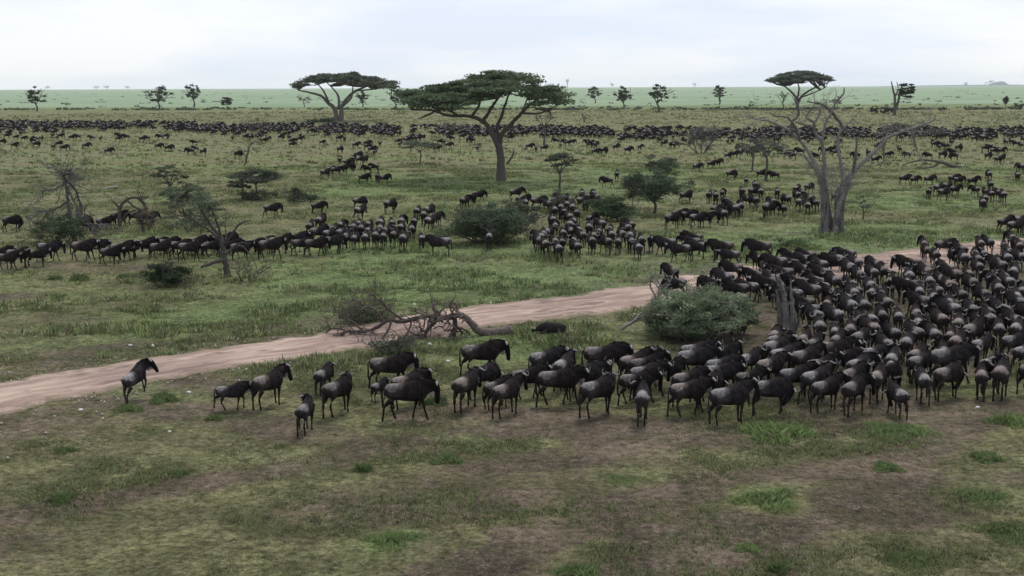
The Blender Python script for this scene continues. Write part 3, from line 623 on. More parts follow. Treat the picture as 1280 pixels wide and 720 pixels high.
for k in range(20):
    side = -1 if k % 2 else 1; a0 = side * _g.uniform(5, 14); t_ = 1040 + a0
    STR.append(([(t_ + side * 2, 294, _g.uniform(-.9, .1)), (t_, 276, _g.uniform(-.75, -.2)), (t_ - side * 1 + _g.normal(0, 1.5), 258, _g.uniform(-.6, -.2)), (t_ + side * 1 + _g.normal(0, 1.5), 240, -.35), (t_ + side * 5 + _g.normal(0, 1.5), 222 + _g.uniform(-8, 8), -.1)], [_g.uniform(2.5, 4), _g.uniform(1.8, 3), 2, 1.6, .8]))
deadtree('dead_tree', 1040, 290, 'tall bare dead tree with two pale trunks and broken branches', [
    ([(1030, 293, 0), (1030, 265, 0), (1026, 238, .1), (1018, 213, .2), (1008, 192, .3), (996, 177, .3), (979, 163, .5), (958, 153, .5), (944, 150, .4), (928, 148, .3)], [13, 9.5, 7.5, 5.8, 4.5, 4, 3.4, 2.8, 2.2, 1.4]),
    ([(1049, 294, 0), (1047, 265, 0), (1053, 238, 0), (1063, 216, 0), (1081, 198, 0), (1095, 184, 0), (1104, 173, 0), (1121, 166, 0), (1140, 160, -.2), (1162, 150, -.4)], [14, 10, 8, 6, 5, 4.4, 4, 3.4, 2.8, 1.6]),
    ([(1039, 293, .4), (1036, 268, .4), (1030, 240, .4), (1027, 215, .2), (1027, 200, 0), (1024, 180, -.3), (1026, 156, -.5), (1033, 143, -.6), (1037, 129, -.6), (1033, 127, -.6)], [9, 7, 6, 5, 4.5, 3.8, 3, 2.6, 2, 1]),
    ([(1044, 292, -.5), (1046, 262, -.4), (1052, 235, -.3), (1049, 208, -.2), (1044, 190, 0), (1043, 170, .3), (1049, 161, .4), (1057, 153, .6), (1062, 147, .8)], [10, 7.5, 6, 5, 4.2, 3.3, 3, 2.2, 1.2]),
    ([(1049, 162, .4), (1040, 149, .2), (1029, 137, 0), (1018, 131, 0), (1006, 130, 0)], [3.2, 3, 2.6, 2, 1.1]),
    ([(1033, 141, 0), (1040, 127, 0), (1047, 120, 0), (1048, 112, 0)], [2.2, 2, 1.6, 1]),
    ([(1024, 180, -.3), (1014, 166, 0), (1012, 155, 0), (1003, 148, 0), (1006, 141, 0), (1013, 137, 0)], [3.6, 3, 2.6, 2, 1.6, 1]),
    ([(985, 168, .4), (985, 154, .3), (993, 145, .2), (991, 134, .1), (987, 125, 0)], [3, 2.6, 2.2, 1.6, 1]),
    ([(1012, 156, 0), (1018, 146, .5), (1020, 136, .8), (1027, 134, 1)], [2.2, 1.8, 1.4, .8]),
    ([(996, 177, .3), (990, 160, -.4), (980, 148, -.7), (966, 146, -1), (958, 141, -1)], [3, 2.4, 2, 1.5, .8]),
    ([(1063, 218, 0), (1065, 198, -.3), (1066, 182, -.4), (1066, 172, -.5)], [4, 2.8, 2, 1]),
    ([(1099, 180, 0), (1100, 192, 0), (1100, 203, 0), (1092, 207, 0)], [2.6, 2.4, 2.2, 1]),
    ([(1133, 163, -.2), (1137, 178, -.3), (1142, 192, -.3)], [2.4, 2, 1]), ([(1121, 166, 0), (1110, 161, .4), (1102, 163, .8)], [2.2, 1.6, .8]),
    ([(1017, 212, .2), (1008, 203, .8), (1002, 196, 1.2)], [5, 4, 2.5]), ([(1010, 160, .1), (998, 156, -.6), (990, 152, -1.2)], [2.2, 1.7, .9])] + STR,
    (.20, .185, .175), 101, 130, 1.35, main=4, lump=.13, twd=2)
deadtree('fallen_log', 1006, 291, 'pale fallen log lying left of the dead tree foot', [([(976, 291), (1000, 291), (1022, 291), (1036, 288)], [1.6, 3, 4, 5])], DEADBARK, 102, 2, .5, 'log')
deadtree('fallen_tree', 560, 420, 'brown fallen tree arching across the near edge of the track', [
    ([(640, 413, .1), (618, 416, 0), (600, 414, 0), (588, 403, 0), (576, 393, 0), (556, 397, 0), (544, 393, 0), (523, 397, 0)], [13, 12, 10, 8.5, 8, 7.5, 6, 5]),
    ([(523, 397, 0), (502, 402, .1), (486, 401, .2), (472, 409, .1), (454, 414, 0), (432, 413, -.2), (421, 426, -.4), (398, 437, -.5)], [5, 4.5, 4, 3.6, 3, 2.4, 1.8, 1]),
    ([(568, 396, 0), (569, 406, -.1), (567, 418, -.3)], [5, 5, 4.5]), ([(548, 398, 0), (538, 407, -.3), (529, 417, -.5), (518, 413, -.6)], [4, 3.2, 2.4, 1.2]),
    ([(508, 401, .1), (494, 394, .3), (481, 383, .5), (467, 371, .7)], [3.2, 2.6, 2, 1]),
    ([(480, 403, .2), (470, 392, .8), (455, 388, 1.2), (440, 380, 1.4)], [2.4, 1.8, 1.4, .8]),
    ([(454, 413, 0), (440, 404, .4), (428, 398, .6), (418, 390, .8)], [2.2, 1.8, 1.3, .8]),
    ([(490, 402, 0), (482, 415, -.6), (470, 424, -1), (455, 428, -1.2)], [2.6, 2, 1.5, .8]),
    ([(432, 413, 0), (420, 412, .4), (408, 416, .5), (400, 424, .4)], [2, 1.6, 1.2, .8]), ([(515, 399, 0), (512, 410, -.4), (502, 420, -.8)], [2.2, 1.8, 1])],
    (.10, .08, .07), 103, 260, .75, main=1, twz=-.25)
deadtree('fallen_branch', 1192, 210, 'dark fallen branch on the grass right of the dead tree', [
    ([(1210, 211), (1192, 208), (1172, 202), (1150, 200), (1128, 206)], [6, 4.5, 3, 2.2, 1.2]), ([(1152, 200), (1150, 196, .5), (1144, 193, .8)], [2, 1.4, .8]), ([(1175, 203), (1166, 208, -.4), (1150, 210, -.6)], [2, 1.5, .8])], (.09, .08, .07), 104, 14, .9, 'branch')
deadtree('dead_stump', 984, 414, 'grey splintered dead stump standing within the herd', [
    ([(983, 416, 0), (982, 400, 0), (980, 385, 0), (978, 366, 0), (972, 345, 0)], [13, 10, 8, 5, 1.5]),
    ([(988, 416, 0), (990, 398, -.1), (989, 380, -.1), (987, 362, 0), (986, 352, 0)], [11, 8, 5, 3, 1.2]),
    ([(976, 412, .1), (974, 392, .1), (972, 376, .1), (968, 362, .1)], [8, 6, 4, 1.5]), ([(990, 416, -.1), (997, 402, -.2), (999, 385, -.2)], [6, 3, 1]), ([(980, 376, 0), (974, 362, .1), (969, 350, .2), (966, 342, .2)], [5, 3, 2, .8])],
    (.135, .125, .118), 105, 8, .4, 'stump', .1, ('trunk', 'splinters'), 2)
deadtree('fallen_branch', 800, 416, 'forked pale dead branch leaning on the left of the large shrub', [
    ([(776, 411), (792, 401), (805, 388), (818, 376), (824, 362), (822, 350)], [4.5, 4, 3, 2.8, 2.2, 1.2]), ([(792, 400), (806, 396, .3), (818, 402, .5)], [3, 2.4, 1.4]), ([(795, 398), (808, 393, -.3), (822, 399, -.4)], [2.4, 2, 1.2]),
    ([(820, 372), (832, 360, .3), (840, 348, .5)], [2.2, 1.8, 1]), ([(820, 372), (812, 358, .4), (815, 346, .6)], [2, 1.6, 1])], (.2, .18, .165), 106, 44, .75, 'branch')
deadtree('arched_dead_tree', 165, 286, 'dark dead tree bent into an arch behind the left line', [
    ([(150, 287), (150, 270), (154, 256), (163, 248), (173, 247), (181, 253), (184, 266), (183, 280)], [5, 4.5, 4, 3.4, 3, 2.6, 2.2, 1.4]),
    ([(160, 250), (170, 258, -.3), (179, 262, -.5), (186, 268, -.6)], [3, 2.6, 2.2, 1.4]), ([(152, 262), (146, 254, .3), (143, 252, .4)], [2.6, 2, 1]), ([(150, 280), (160, 268, .5), (172, 264, .8)], [2.6, 2.2, 1.4])], (.075, .062, .055), 107, 40, 1.2)
deadtree('dead_thorn_tree', 92, 302, 'grey dead thorn tree with dense twigs and looped top at left', [
    ([(94, 303), (92, 288), (90, 272), (88, 250), (87, 232), (86, 222), (88, 214), (93, 214), (93, 220)], [6, 5, 4.5, 4, 3.2, 2.6, 2, 1.6, 1.2]),
    ([(88, 228), (80, 233, .4), (70, 238, .8), (58, 240, 1)], [2.8, 2.2, 1.6, 1]), ([(88, 226), (96, 234, 0), (102, 248, .3), (105, 268, .5)], [2.6, 2.2, 1.6, 1]), ([(90, 250), (80, 256, -.4), (66, 262, -.6), (52, 262, -.8)], [2.4, 1.9, 1.4, 1]),
    ([(91, 278), (104, 280, -.3), (124, 280, -.5)], [3, 3, 2]), ([(89, 240), (98, 255, -.6), (100, 275, -.8)], [2.2, 1.8, 1.2])], (.10, .095, .095), 108, 200, 1.5, twz=-.5)
deadtree('dead_thorn_tree', 306, 206, 'small leaning dead trunk on the far left plain', [([(306, 207), (309, 196), (312, 186), (316, 178)], [3, 2.4, 1.8, 1]), ([(309, 198), (304, 190), (301, 184)], [1.8, 1.4, .8])], (.09, .08, .075), 109, 8, 1.4)
deadtree('dead_thorn_tree', 730, 153, 'tiny forked dead stub on the far plain right of the largest acacia', [([(730, 154), (730, 148), (727, 142)], [2.2, 1.8, 1]), ([(730, 148), (733, 143)], [1.5, .8])], (.08, .07, .065), 110, 2, .6)
L = Loc(1118, 144)
acacia(L, 'half_dead_tree', 'far tree with a bare left fork and leafy right side', [
    ([(1118, 146, 0), (1118, 130, 0), (1117, 120, 0), (1114, 110, 0), (1112, 102, 0)], [4.5, 3.4, 2.8, 2, 1]), ([(1118, 140, 0), (1122, 126, 0), (1124, 114, 0), (1126, 106, 0)], [4, 3, 2.4, 1.2]), ([(1117, 122, 0), (1121, 112, 0), (1119, 103, 0)], [2, 1.5, .8])],
    ([(1121, 104, 120), (1126, 102, 124), (1132, 102, 130), (1138, 104, 122), (1141, 108, 118)], 3), leafsz=.4, per=50, npad=26, seed=111, padr=1.2, colr=(.05, .055, .045))
deadtree('pale_log', 130, 236, 'pale bare log lying on the left plain', [([(147, 233), (135, 235), (122, 238)], [2, 2.6, 1.6])], (.34, .31, .28), 112, 0, .3, 'log')
# leaning thorn tree at left
L = Loc(284, 346)
acacia(L, 'leaning_thorn_tree', 'crooked thorn tree leaning left before the line of wildebeest', [
    ([(285, 348, 0), (283, 332, 0), (280, 315, 0), (279, 298, 0), (268, 284, .2), (258, 266, .3), (248, 252, .3), (236, 244, .4)], [10, 8, 6.5, 5.5, 4.2, 3.2, 2.4, 1.3]),
    ([(279, 300, 0), (264, 286, -.4), (252, 277, -.6), (238, 268, -.8)], [3.4, 3, 2.4, 1.2]), ([(279, 300, 0), (275, 280, -.3), (270, 264, -.5), (262, 250, -.6)], [3.6, 3, 2.2, 1.2]),
    ([(281, 325, -.1), (266, 327, -.4), (252, 332, -.6)], [5, 4.5, 3]), ([(283, 305, 0), (292, 292, -.2), (303, 279, -.3), (316, 274, -.3)], [4, 3, 2.2, 1]),
    ([(281, 310, 0), (285, 296, .3), (284, 282, .5)], [3.4, 2.4, 1.2]), ([(283, 318, 0), (296, 308, .2), (306, 310, .4), (316, 322, .5), (322, 338, .5)], [3.4, 2.6, 2, 1.4, .8]), ([(294, 309, .2), (304, 302, -.4), (314, 304, -.5)], [2, 1.6, .9])],
    ([(204, 240, 262), (215, 228, 268), (235, 222, 275), (255, 226, 275), (270, 236, 274), (280, 252, 280)], 2.4),
    leafsz=.06, per=75, npad=75, seed=114, padr=.5, colr=(.095, .125, .078), bark=(.075, .066, .06))

# ------------------------------------------------------------------ low weeds, stones
def weed(px, py, w_, label, bright=1., seed=1, hh=.3):
    g = np.random.default_rng(seed); o_ = P(px, py); s = (np.linalg.norm(o_ - [0, 0, CAMZ])) / FPX; W = w_ * s * .40; hh *= .7
    n = int(1500 * max(.6, W)); r = np.sqrt(g.random(n)); a = g.random(n) * 2 * PI; lob = 1 + .3 * np.sin(a * 3 + seed) + .15 * np.sin(a * 5 + seed * 2)
    x = np.cos(a) * r * W * lob; y = np.sin(a) * r * W * .9 * lob; h = hh * (1.05 - r ** 2 * .8) * g.uniform(.4, 1.2, n) * (.5 + fbm((x + 9 * seed) / .35, y / .35, seed, 2))
    z = H(x + o_[0], y + o_[1]) - o_[2]; th = g.random(n) * 2 * PI; ln = h * g.uniform(.3, 1, n); wd = .010 + .035 * h; wa = th + PI / 2
    p0 = np.stack([x - np.cos(wa) * wd, y - np.sin(wa) * wd, z - .01], -1); p1 = np.stack([x + np.cos(wa) * wd, y + np.sin(wa) * wd, z + h * .45], -1); p2 = np.stack([x + np.cos(th) * ln, y + np.sin(th) * ln, z + h], -1)
    V = np.stack([p0, p1, p2], 1).reshape(-1, 3); c = np.array([.17, .235, .09]) * (bright * .6 + .4) * g.uniform(.6, 1.4, (n, 1)); c = np.where(g.random((n, 1)) < .12, np.array([[.2, .19, .11]]), c)
    ob = link('weed_clump', mesh_np('weed_clump', V, np.arange(len(V)).reshape(-1, 3), np.repeat(c, 3, axis=0), M_GRASS)); ob.location = [float(q) for q in o_]
    tag(ob, label, 'weeds', 'low weed clumps on the near ground')
for k, (a, b_, w_, lab, br, hh) in enumerate([
    (960, 626, 90, 'widest bright green weed clump on the near ground', 1.15, .32), (488, 676, 84, 'bright green weed clump at the bottom, left of centre', 1.05, .22),
    (968, 544, 96, 'tall pale grass clump at the feet of the front wildebeest', 1.2, .5), (1120, 540, 100, 'long green weed patch right of the pale grass clump', 1.0, .3),
    (558, 576, 52, 'dark green weed clump above the brown trampled patch', .7, .25), (455, 588, 26, 'small dark weed tuft beside the trodden trail', .55, .28), (76, 626, 38, 'lone dark weed clump on the lower left ground', .5, .25),
    (222, 594, 26, 'small dim weed tuft on the left ground', .6, .18), (1228, 622, 70, 'green weed clump near the right edge', .95, .25), (1232, 574, 40, 'upright weed tuft near the right edge', .8, .35), (1108, 586, 46, 'small leafy weed patch on the right trail', .85, .25),
    (935, 686, 40, 'small bright weed patch at the lower right', 1.0, .15), (725, 716, 70, 'weed clump cut by the bottom edge', .8, .3), (972, 714, 26, 'dark weed tuft at the bottom edge, right of centre', .6, .28), (80, 564, 36, 'dark low weed patch on the left ground', .55, .15),
    (205, 500, 44, 'grassy clump right of the rearing wildebeest', .75, .35), (160, 512, 44, 'grass clump under the rearing wildebeest', .75, .25), (268, 524, 26, 'dark grass tuft below the trotting calf', .6, .22), (545, 504, 42, 'dark weed clump right of the leading wildebeest', .5, .3),
    (1262, 528, 60, 'tall green grass clump at the right edge of the herd', 1.0, .4), (1255, 665, 100, 'dark leafy weed patch in the lower right corner', .6, .2), (780, 600, 60, 'thin green weed patch below the front of the herd', .95, .12), (1140, 700, 110, 'dark weed patch at the bottom right', .6, .18),
    (100, 350, 28, 'dark tussock left of the dark round bush', .6, .5), (70, 349, 18, 'small tussock furthest left of the dark round bush', .6, .4), (158, 348, 24, 'tussock nearest the dark round bush', .6, .4)]):
    weed(a, b_, w_, lab, br, 200 + k, hh)
def stone(px, py, sz, label, seed):
    g = np.random.default_rng(seed); o_ = P(px, py); import bmesh
    bm = bmesh.new(); bmesh.ops.create_icosphere(bm, subdivisions=2, radius=1)
    for v in bm.verts:
        v.co *= 1 + .35 * (float(vnoise(np.array(v.co.x * 1.7 + seed), np.array(v.co.y * 1.7 + v.co.z * 2.1), seed)) - .5); v.co.x *= sz; v.co.y *= sz * .75; v.co.z *= sz * .55
    me = bpy.data.meshes.new('stone'); bm.to_mesh(me); bm.free(); a = me.color_attributes.new('Col', 'FLOAT_COLOR', 'POINT'); a.data.foreach_set('color', np.tile([.55, .53, .5, 1], len(me.vertices)).astype(np.float32)); me.materials.append(M_ROCK)
    ob = link('stone', me); ob.location = (o_[0], o_[1], o_[2] + sz * .25); tag(ob, label, 'stone', 'pale stones on the ground')
for k, q in enumerate([(236, 491, .13, 'pale stone between the rearing wildebeest and the trotting calf'), (101, 513, .13, 'pale stone left of the rearing wildebeest near the track'), (212, 540, .09, 'pale stone below the rearing wildebeest'), (560, 452, .13, 'white stone in the grass left of the main herd'),
                       (518, 381, .14, 'white stone on the far side of the track'), (614, 379, .12, 'pale stone on the track edge above the fallen tree'), (163, 432, .13, 'pale stone on the far verge above the rearing wildebeest'), (1222, 510, .12, 'pale stone at the right below the herd')]): stone(q[0], q[1], q[2] * .7, q[3], 300 + k)

# ------------------------------------------------------------------ wildebeest
import bmesh
def loft(bm, secs, k=12):
    """secs: (centre xyz, half height, half width); cross-sections stand across the direction of travel"""
    cs = np.array([s[0] for s in secs], float); tg = np.gradient(cs, axis=0); rings = []
    for (c, hh, ww), d in zip(secs, tg):
        d = d / np.linalg.norm(d); side = np.cross([0, 0, 1.], d); side = side / np.linalg.norm(side) if np.linalg.norm(side) > .2 else np.array([0, 1., 0])
        if abs(d[2]) > .95: side = np.array([0, 1., 0])
        upv = np.cross(d, side); ring = []
        for j in range(k):
            a = 2 * PI * j / k; ring.append(bm.verts.new(tuple(np.array(c) + side * math.cos(a) * ww + upv * math.sin(a) * hh)))
        rings.append(ring)
    for i in range(len(rings) - 1):
        for j in range(k):
            try: bm.faces.new((rings[i][j], rings[i][(j + 1) % k], rings[i + 1][(j + 1) % k], rings[i + 1][j]))
            except ValueError: pass
    bm.faces.new(rings[0][::-1]); bm.faces.new(rings[-1])

def wildebeest_parts(yaw=0., drop=0., legs=None, pitch=0., small=1., lying=False, neckup=0.):
    """yaw: head turned to its left(+)/right(-); drop: 0 normal .. 1 grazing; legs: 4 x (swing, lift) for FL, FR, HL, HR; pitch lifts the forequarters"""
    legs = legs or [(0, 0)] * 4
    trunk = [((-.82, 0, 1.02), .07, .06), ((-.77, 0, 1.01), .18, .15), ((-.64, 0, .98), .255, .23), ((-.4, 0, .955), .275, .26), ((-.1, 0, .935), .305, .28), ((.15, 0, .95), .345, .285), ((.34, 0, .985), .385, .265), ((.5, 0, 1.0), .365, .225), ((.62, 0, 1.06), .26, .16), ((.7, 0, 1.08), .15, .1)]
    def hd(pt):
        p = np.array(pt, float) - [.5, 0, 1.15]
        a = .27 + drop * 1.0 - neckup * .5; ca, sa = math.cos(a), math.sin(a); p = np.array([p[0] * ca + p[2] * sa, p[1], -p[0] * sa + p[2] * ca])
        s = min(1, max(0, np.linalg.norm(np.array(pt) - [.5, 0, 1.15]) / .5)); b = yaw * s; cb, sb = math.cos(b), math.sin(b)
        p = np.array([p[0] * cb - p[1] * sb, p[0] * sb + p[1] * cb, p[2]]); return p + [.5, 0, 1.15]
    neck = [((.4, 0, 1.1), .29, .18), ((.6, 0, 1.15), .285, .155), ((.76, 0, 1.21), .245, .13), ((.9, 0, 1.26), .19, .11), ((.97, 0, 1.29), .12, .09)]
    head = [((.89, 0, 1.39), .05, .05), ((.94, 0, 1.34), .13, .105), ((1.03, 0, 1.23), .14, .11), ((1.11, 0, 1.1), .115, .088), ((1.17, 0, .98), .1, .075), ((1.21, 0, .87), .09, .075), ((1.235, 0, .79), .08, .08), ((1.24, 0, .75), .045, .05)]
    bm = bmesh.new(); loft(bm, trunk, 16)
    loft(bm, [(tuple(hd(c)), a, b) for c, a, b in neck], 12)
    hpts = [tuple(hd(c)) for c, a, b in head]; loft(bm, [(c, a, b) for c, (_, a, b) in zip(hpts, head)], 10)
    # ears
    for s in (-1, 1):
        loft(bm, [(tuple(hd((.95, s * .07, 1.36))), .03, .03), (tuple(hd((.92, s * .16, 1.35))), .04, .035), (tuple(hd((.90, s * .235, 1.32))), .01, .012)], 6)
    for li, (sw, lf) in enumerate(legs):
        s = 1 if li % 2 == 0 else -1
        if li < 2: pts = [(.42, .13, 1.05, .15), (.43, .15, .86, .105), (.42, .145, .70, .068), (.435, .14, .47, .045), (.425, .135, .42, .04), (.425, .135, .2, .031), (.43, .135, .09, .036), (.455, .135, .0, .045)]; top = np.array([.42, 0, .95]); kn = 3
        else: pts = [(-.55, .11, 1.02, .19), (-.52, .14, .85, .15), (-.52, .145, .7, .09), (-.68, .135, .5, .05), (-.705, .13, .45, .043), (-.675, .13, .25, .033), (-.66, .13, .09, .037), (-.63, .13, .0, .045)]; top = np.array([-.55, 0, .95]); kn = 3
        q = []
        for i, (x, y, z, r) in enumerate(pts):
            p = np.array([x, y * s, z]) - top; a = -sw; ca, sa = math.cos(a), math.sin(a)
            p = np.array([p[0] * ca + p[2] * sa, p[1], -p[0] * sa + p[2] * ca]) + top; q.append(p)
        if lf:
            k0 = q[kn].copy(); a = lf if li < 2 else lf * .8
            for i in range(kn + 1, len(q)):
                p = q[i] - k0; ca, sa = math.cos(a), math.sin(a); q[i] = np.array([p[0] * ca + p[2] * sa, p[1], -p[0] * sa + p[2] * ca]) + k0
        zf = q[-1][2]
        if not lf:      # keep the hoof on the ground
            for i in range(2, len(q)): q[i][2] -= zf * (i / (len(q) - 1))
        loft(bm, [(tuple(p), r[3] * (1.25 if i < 2 else 1.2), r[3] * 1.12) for i, (p, r) in enumerate(zip(q, pts))], 8)
    me = bpy.data.meshes.new('tmp'); bm.normal_update(); bm.to_mesh(me); bm.free()
    ob = bpy.data.objects.new('tmp', me); COL.objects.link(ob)
    m1 = ob.modifiers.new('r', 'REMESH'); m1.mode = 'VOXEL'; m1.voxel_size = .024
    m2 = ob.modifiers.new('s', 'SMOOTH'); m2.iterations = 4; m2.factor = .5
    m3 = ob.modifiers.new('d', 'DECIMATE'); m3.ratio = .28
    dg = bpy.context.evaluated_depsgraph_get(); ev = ob.evaluated_get(dg).to_mesh(); ev.calc_loop_triangles()
    V = np.empty(len(ev.vertices) * 3, np.float32); ev.vertices.foreach_get('co', V); V = V.reshape(-1, 3).astype(float)
    F = np.empty(len(ev.loop_triangles) * 3, np.int32); ev.loop_triangles.foreach_get('vertices', F); F = F.reshape(-1, 3)
    m3.ratio = .035; dg.update(); dg = bpy.context.evaluated_depsgraph_get(); ev = ob.evaluated_get(dg).to_mesh(); ev.calc_loop_triangles()
    V2 = np.empty(len(ev.vertices) * 3, np.float32); ev.vertices.foreach_get('co', V2); V2 = V2.reshape(-1, 3).astype(float)
    F2 = np.empty(len(ev.loop_triangles) * 3, np.int32); ev.loop_triangles.foreach_get('vertices', F2); F2 = F2.reshape(-1, 3)
    bpy.data.objects.remove(ob); bpy.data.meshes.remove(me)
    hp = np.array(hpts); npt = np.array([hd(c) for c, a, b in neck])
    def paint(V):
        x, y, z = V.T; n1 = fbm(x * 7, z * 7 + y * 5, 8, 3); C = np.zeros((len(V), 3))
        sad_lit = np.array([.185, .172, .165]); fl = np.array([.044, .038, .038]); dk = np.array([.023, .019, .020]); hdc = np.array([.008, .007, .008]); lg = np.array([.020, .015, .013])
        top = sstep(1.0, 1.13, z + (n1 - .5) * .16 - .13 * sstep(-.5, -.2, x))[:, None]  # paler back: coat saddle plus skylight on the top, painted in
        C = fl * (1 - top) + sad_lit * top
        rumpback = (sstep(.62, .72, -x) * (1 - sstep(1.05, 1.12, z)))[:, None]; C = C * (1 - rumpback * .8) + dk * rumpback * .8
        stripes = .75 + .35 * np.sin(x * 42 + n1 * 5)
        fore = sstep(-.42, -.06, x + (n1 - .5) * .2)[:, None]; C = C * (1 - fore) + dk * fore * stripes[:, None]
        dn = np.min(np.linalg.norm(V[:, None] - npt[None, 1:], axis=2), axis=1); dh = np.min(np.linalg.norm(V[:, None] - hp[None], axis=2), axis=1)
        isn = ((dn < .3) & (x > .45))[:, None]; C = np.where(isn, dk * stripes[:, None], C); ish = ((dh < .18) & (x > .3))[:, None]; C = np.where(ish, hdc, C)
        lgm = (1 - sstep(.62, .8, z))[:, None] * (~ish); C = C * (1 - lgm) + lg * lgm
        hoof = (z < .05)[:, None] & ~ish; C = np.where(hoof, .02, C); return C
    C, C2 = paint(V), paint(V2); C2 = np.where(C2 > .1, C2 * 1.45, C2)  # painted pale tops brightened further for the low-detail animals
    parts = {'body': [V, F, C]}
    # horns: out, down, then up and in
    for s in (-1, 1):
        tb = Tubes(); hs = [hd(q) for q in [(.95, s * .03, 1.42), (.97, s * .12, 1.41), (.99, s * .22, 1.37), (.99, s * .30, 1.41), (.97, s * .31, 1.50), (.96, s * .26, 1.57)]]
        p, r = curve(hs, [.05, .038, .03, .023, .015, .005], 3); tb.add(p, r, (.19, .175, .155), 6); parts['horn' + ('L' if s > 0 else 'R')] = [np.concatenate(tb.V), tb.F, np.concatenate(tb.C)]
    # mane: ragged dark crest;  beard: pale fringe under the throat; tail
    g = np.random.default_rng(4)
    def fringe(pts, lens, cols, dens, wob=.03, out=(0, 0, -1)):
        Vs = []; Cs = []
        for (a, b), ln, cc in zip(zip(pts[:-1], pts[1:]), lens, cols):
            for k in range(dens):
                t_ = g.random(); p = np.array(a) * (1 - t_) + np.array(b) * t_; sd_ = g.normal(0, wob); d = np.array(out, float) + g.normal(0, .22, 3); d /= np.linalg.norm(d); q = p + d * ln * g.uniform(.6, 1.15)
                wx = (np.array(b) - np.array(a)); wx = wx / np.linalg.norm(wx) * g.uniform(.02, .045); sdv = np.array([0, sd_, 0]); Vs.append([p - wx + sdv, p + wx + sdv, q + sdv * 1.6]); Cs.append([np.array(cc) * g.uniform(.7, 1.25)] * 3)
        V = np.array(Vs).reshape(-1, 3); return [V, np.arange(len(V)).reshape(-1, 3), np.array(Cs).reshape(-1, 3)]
    mp_ = [np.array((.22, 0, 1.31)), np.array((.4, 0, 1.355)), hd((.6, 0, 1.40)), hd((.78, 0, 1.42)), hd((.92, 0, 1.43))]
    parts['mane'] = fringe(mp_, [.05, .08, .09, .08], [(.016, .014, .014)] * 4, 30, .025, (-.25, 0, 1))
    bd = [hd((.56, 0, .98)), hd((.72, 0, 1.04)), hd((.86, 0, 1.1)), hd((1.0, 0, 1.12)), hd((1.1, 0, .98))]
    parts['beard'] = fringe(bd, [.16, .22, .24, .14], [(.14, .13, .12), (.2, .185, .165), (.2, .185, .165), (.10, .09, .085)], 20, .03)
    tb = Tubes(); p, r = curve([(-.79, 0, 1.12), (-.87, .01, 1.02), (-.88, .02, .85), (-.88, .01, .66), (-.87, 0, .48), (-.85, 0, .36)], [.03, .025, .028, .045, .045, .006], 3); tb.add(p, r, (.025, .02, .02), 6, .12); parts['tail'] = [np.concatenate(tb.V), tb.F, np.concatenate(tb.C)]
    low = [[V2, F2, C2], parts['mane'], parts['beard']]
    return parts, low
def tri(F):
    o = []
    for f in F:
        f = tuple(f)
        if len(f) == 3 or f[2] == f[3]: o.append(f[:3])
        else: o += [(f[0], f[1], f[2]), (f[0], f[2], f[3])]
    return np.array(o, int)
def joined(plist):
    V = []; F = []; C = []; n = 0
    for v, f, c in plist: V.append(v); F.append(tri(f) + n); C.append(c); n += len(v)
    return np.concatenate(V), np.concatenate(F), np.concatenate(C)
S = .28
POSES = [dict(), dict(legs=[(S, 0), (-S, 0), (-S * .8, 0), (S * .9, 0)]), dict(legs=[(-S, 0), (S, .0), (S * .8, 0), (-S, 0)], drop=.12), dict(yaw=.75, legs=[(.1, 0), (-.1, 0), (-.12, 0), (.12, 0)]), dict(yaw=-.75, legs=[(-.1, 0), (.12, 0), (.15, 0), (-.1, 0)]),
         dict(drop=.85, legs=[(.12, 0), (-.1, 0), (.1, 0), (-.1, 0)]), dict(neckup=.5, legs=[(.05, 0), (-.05, 0), (-.1, 0), (.06, 0)]), dict(legs=[(.45, .5), (-.15, 0), (-.45, -.3), (.35, 0)], neckup=.15),
         dict(legs=[(.62, .55), (.35, 1.0), (.12, 0), (-.25, 0)], neckup=.55, yaw=-.7), dict(legs=[(S * .7, 0), (-S, 0), (-S, 0), (S * .6, 0)], yaw=.45, neckup=.5), dict(legs=[(-S * .6, 0), (S * .8, 0), (S, 0), (-S * .7, 0)], yaw=-.4, drop=.35), dict(legs=[(.35, .5), (-.2, 0), (-.3, 0), (.3, 0)], drop=.1)]
PM = []; LOW = []
for k, ps in enumerate(POSES):
    parts, low = wildebeest_parts(**ps)
    for q_ in list(parts.values()) + low[:1]: q_[0] = q_[0] * np.array([.9, 1, .97])
    if k == 8:    # rearing: forequarters lifted about the hind feet
        a = .17; ca, sa = math.cos(a), math.sin(a)
        for q in parts.values():
            V = q[0]; wgt = sstep(.35, .85, V[:, 2])[:, None]; hind = (V[:, 0] < -.2)[:, None]; R = V - [-.55, 0, .95]
            Rn = np.stack([R[:, 0] * ca - R[:, 2] * sa, R[:, 1], R[:, 0] * sa + R[:, 2] * ca], -1) + [-.55, 0, .95]; wgt = np.where(hind, wgt, 1); q[0] = V * (1 - wgt) + Rn * wgt
    d = {}
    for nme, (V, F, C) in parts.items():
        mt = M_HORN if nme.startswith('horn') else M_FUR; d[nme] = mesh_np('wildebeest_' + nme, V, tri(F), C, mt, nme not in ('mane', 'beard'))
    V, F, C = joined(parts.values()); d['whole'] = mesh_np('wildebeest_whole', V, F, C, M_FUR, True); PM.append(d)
    LOW.append(joined(low))

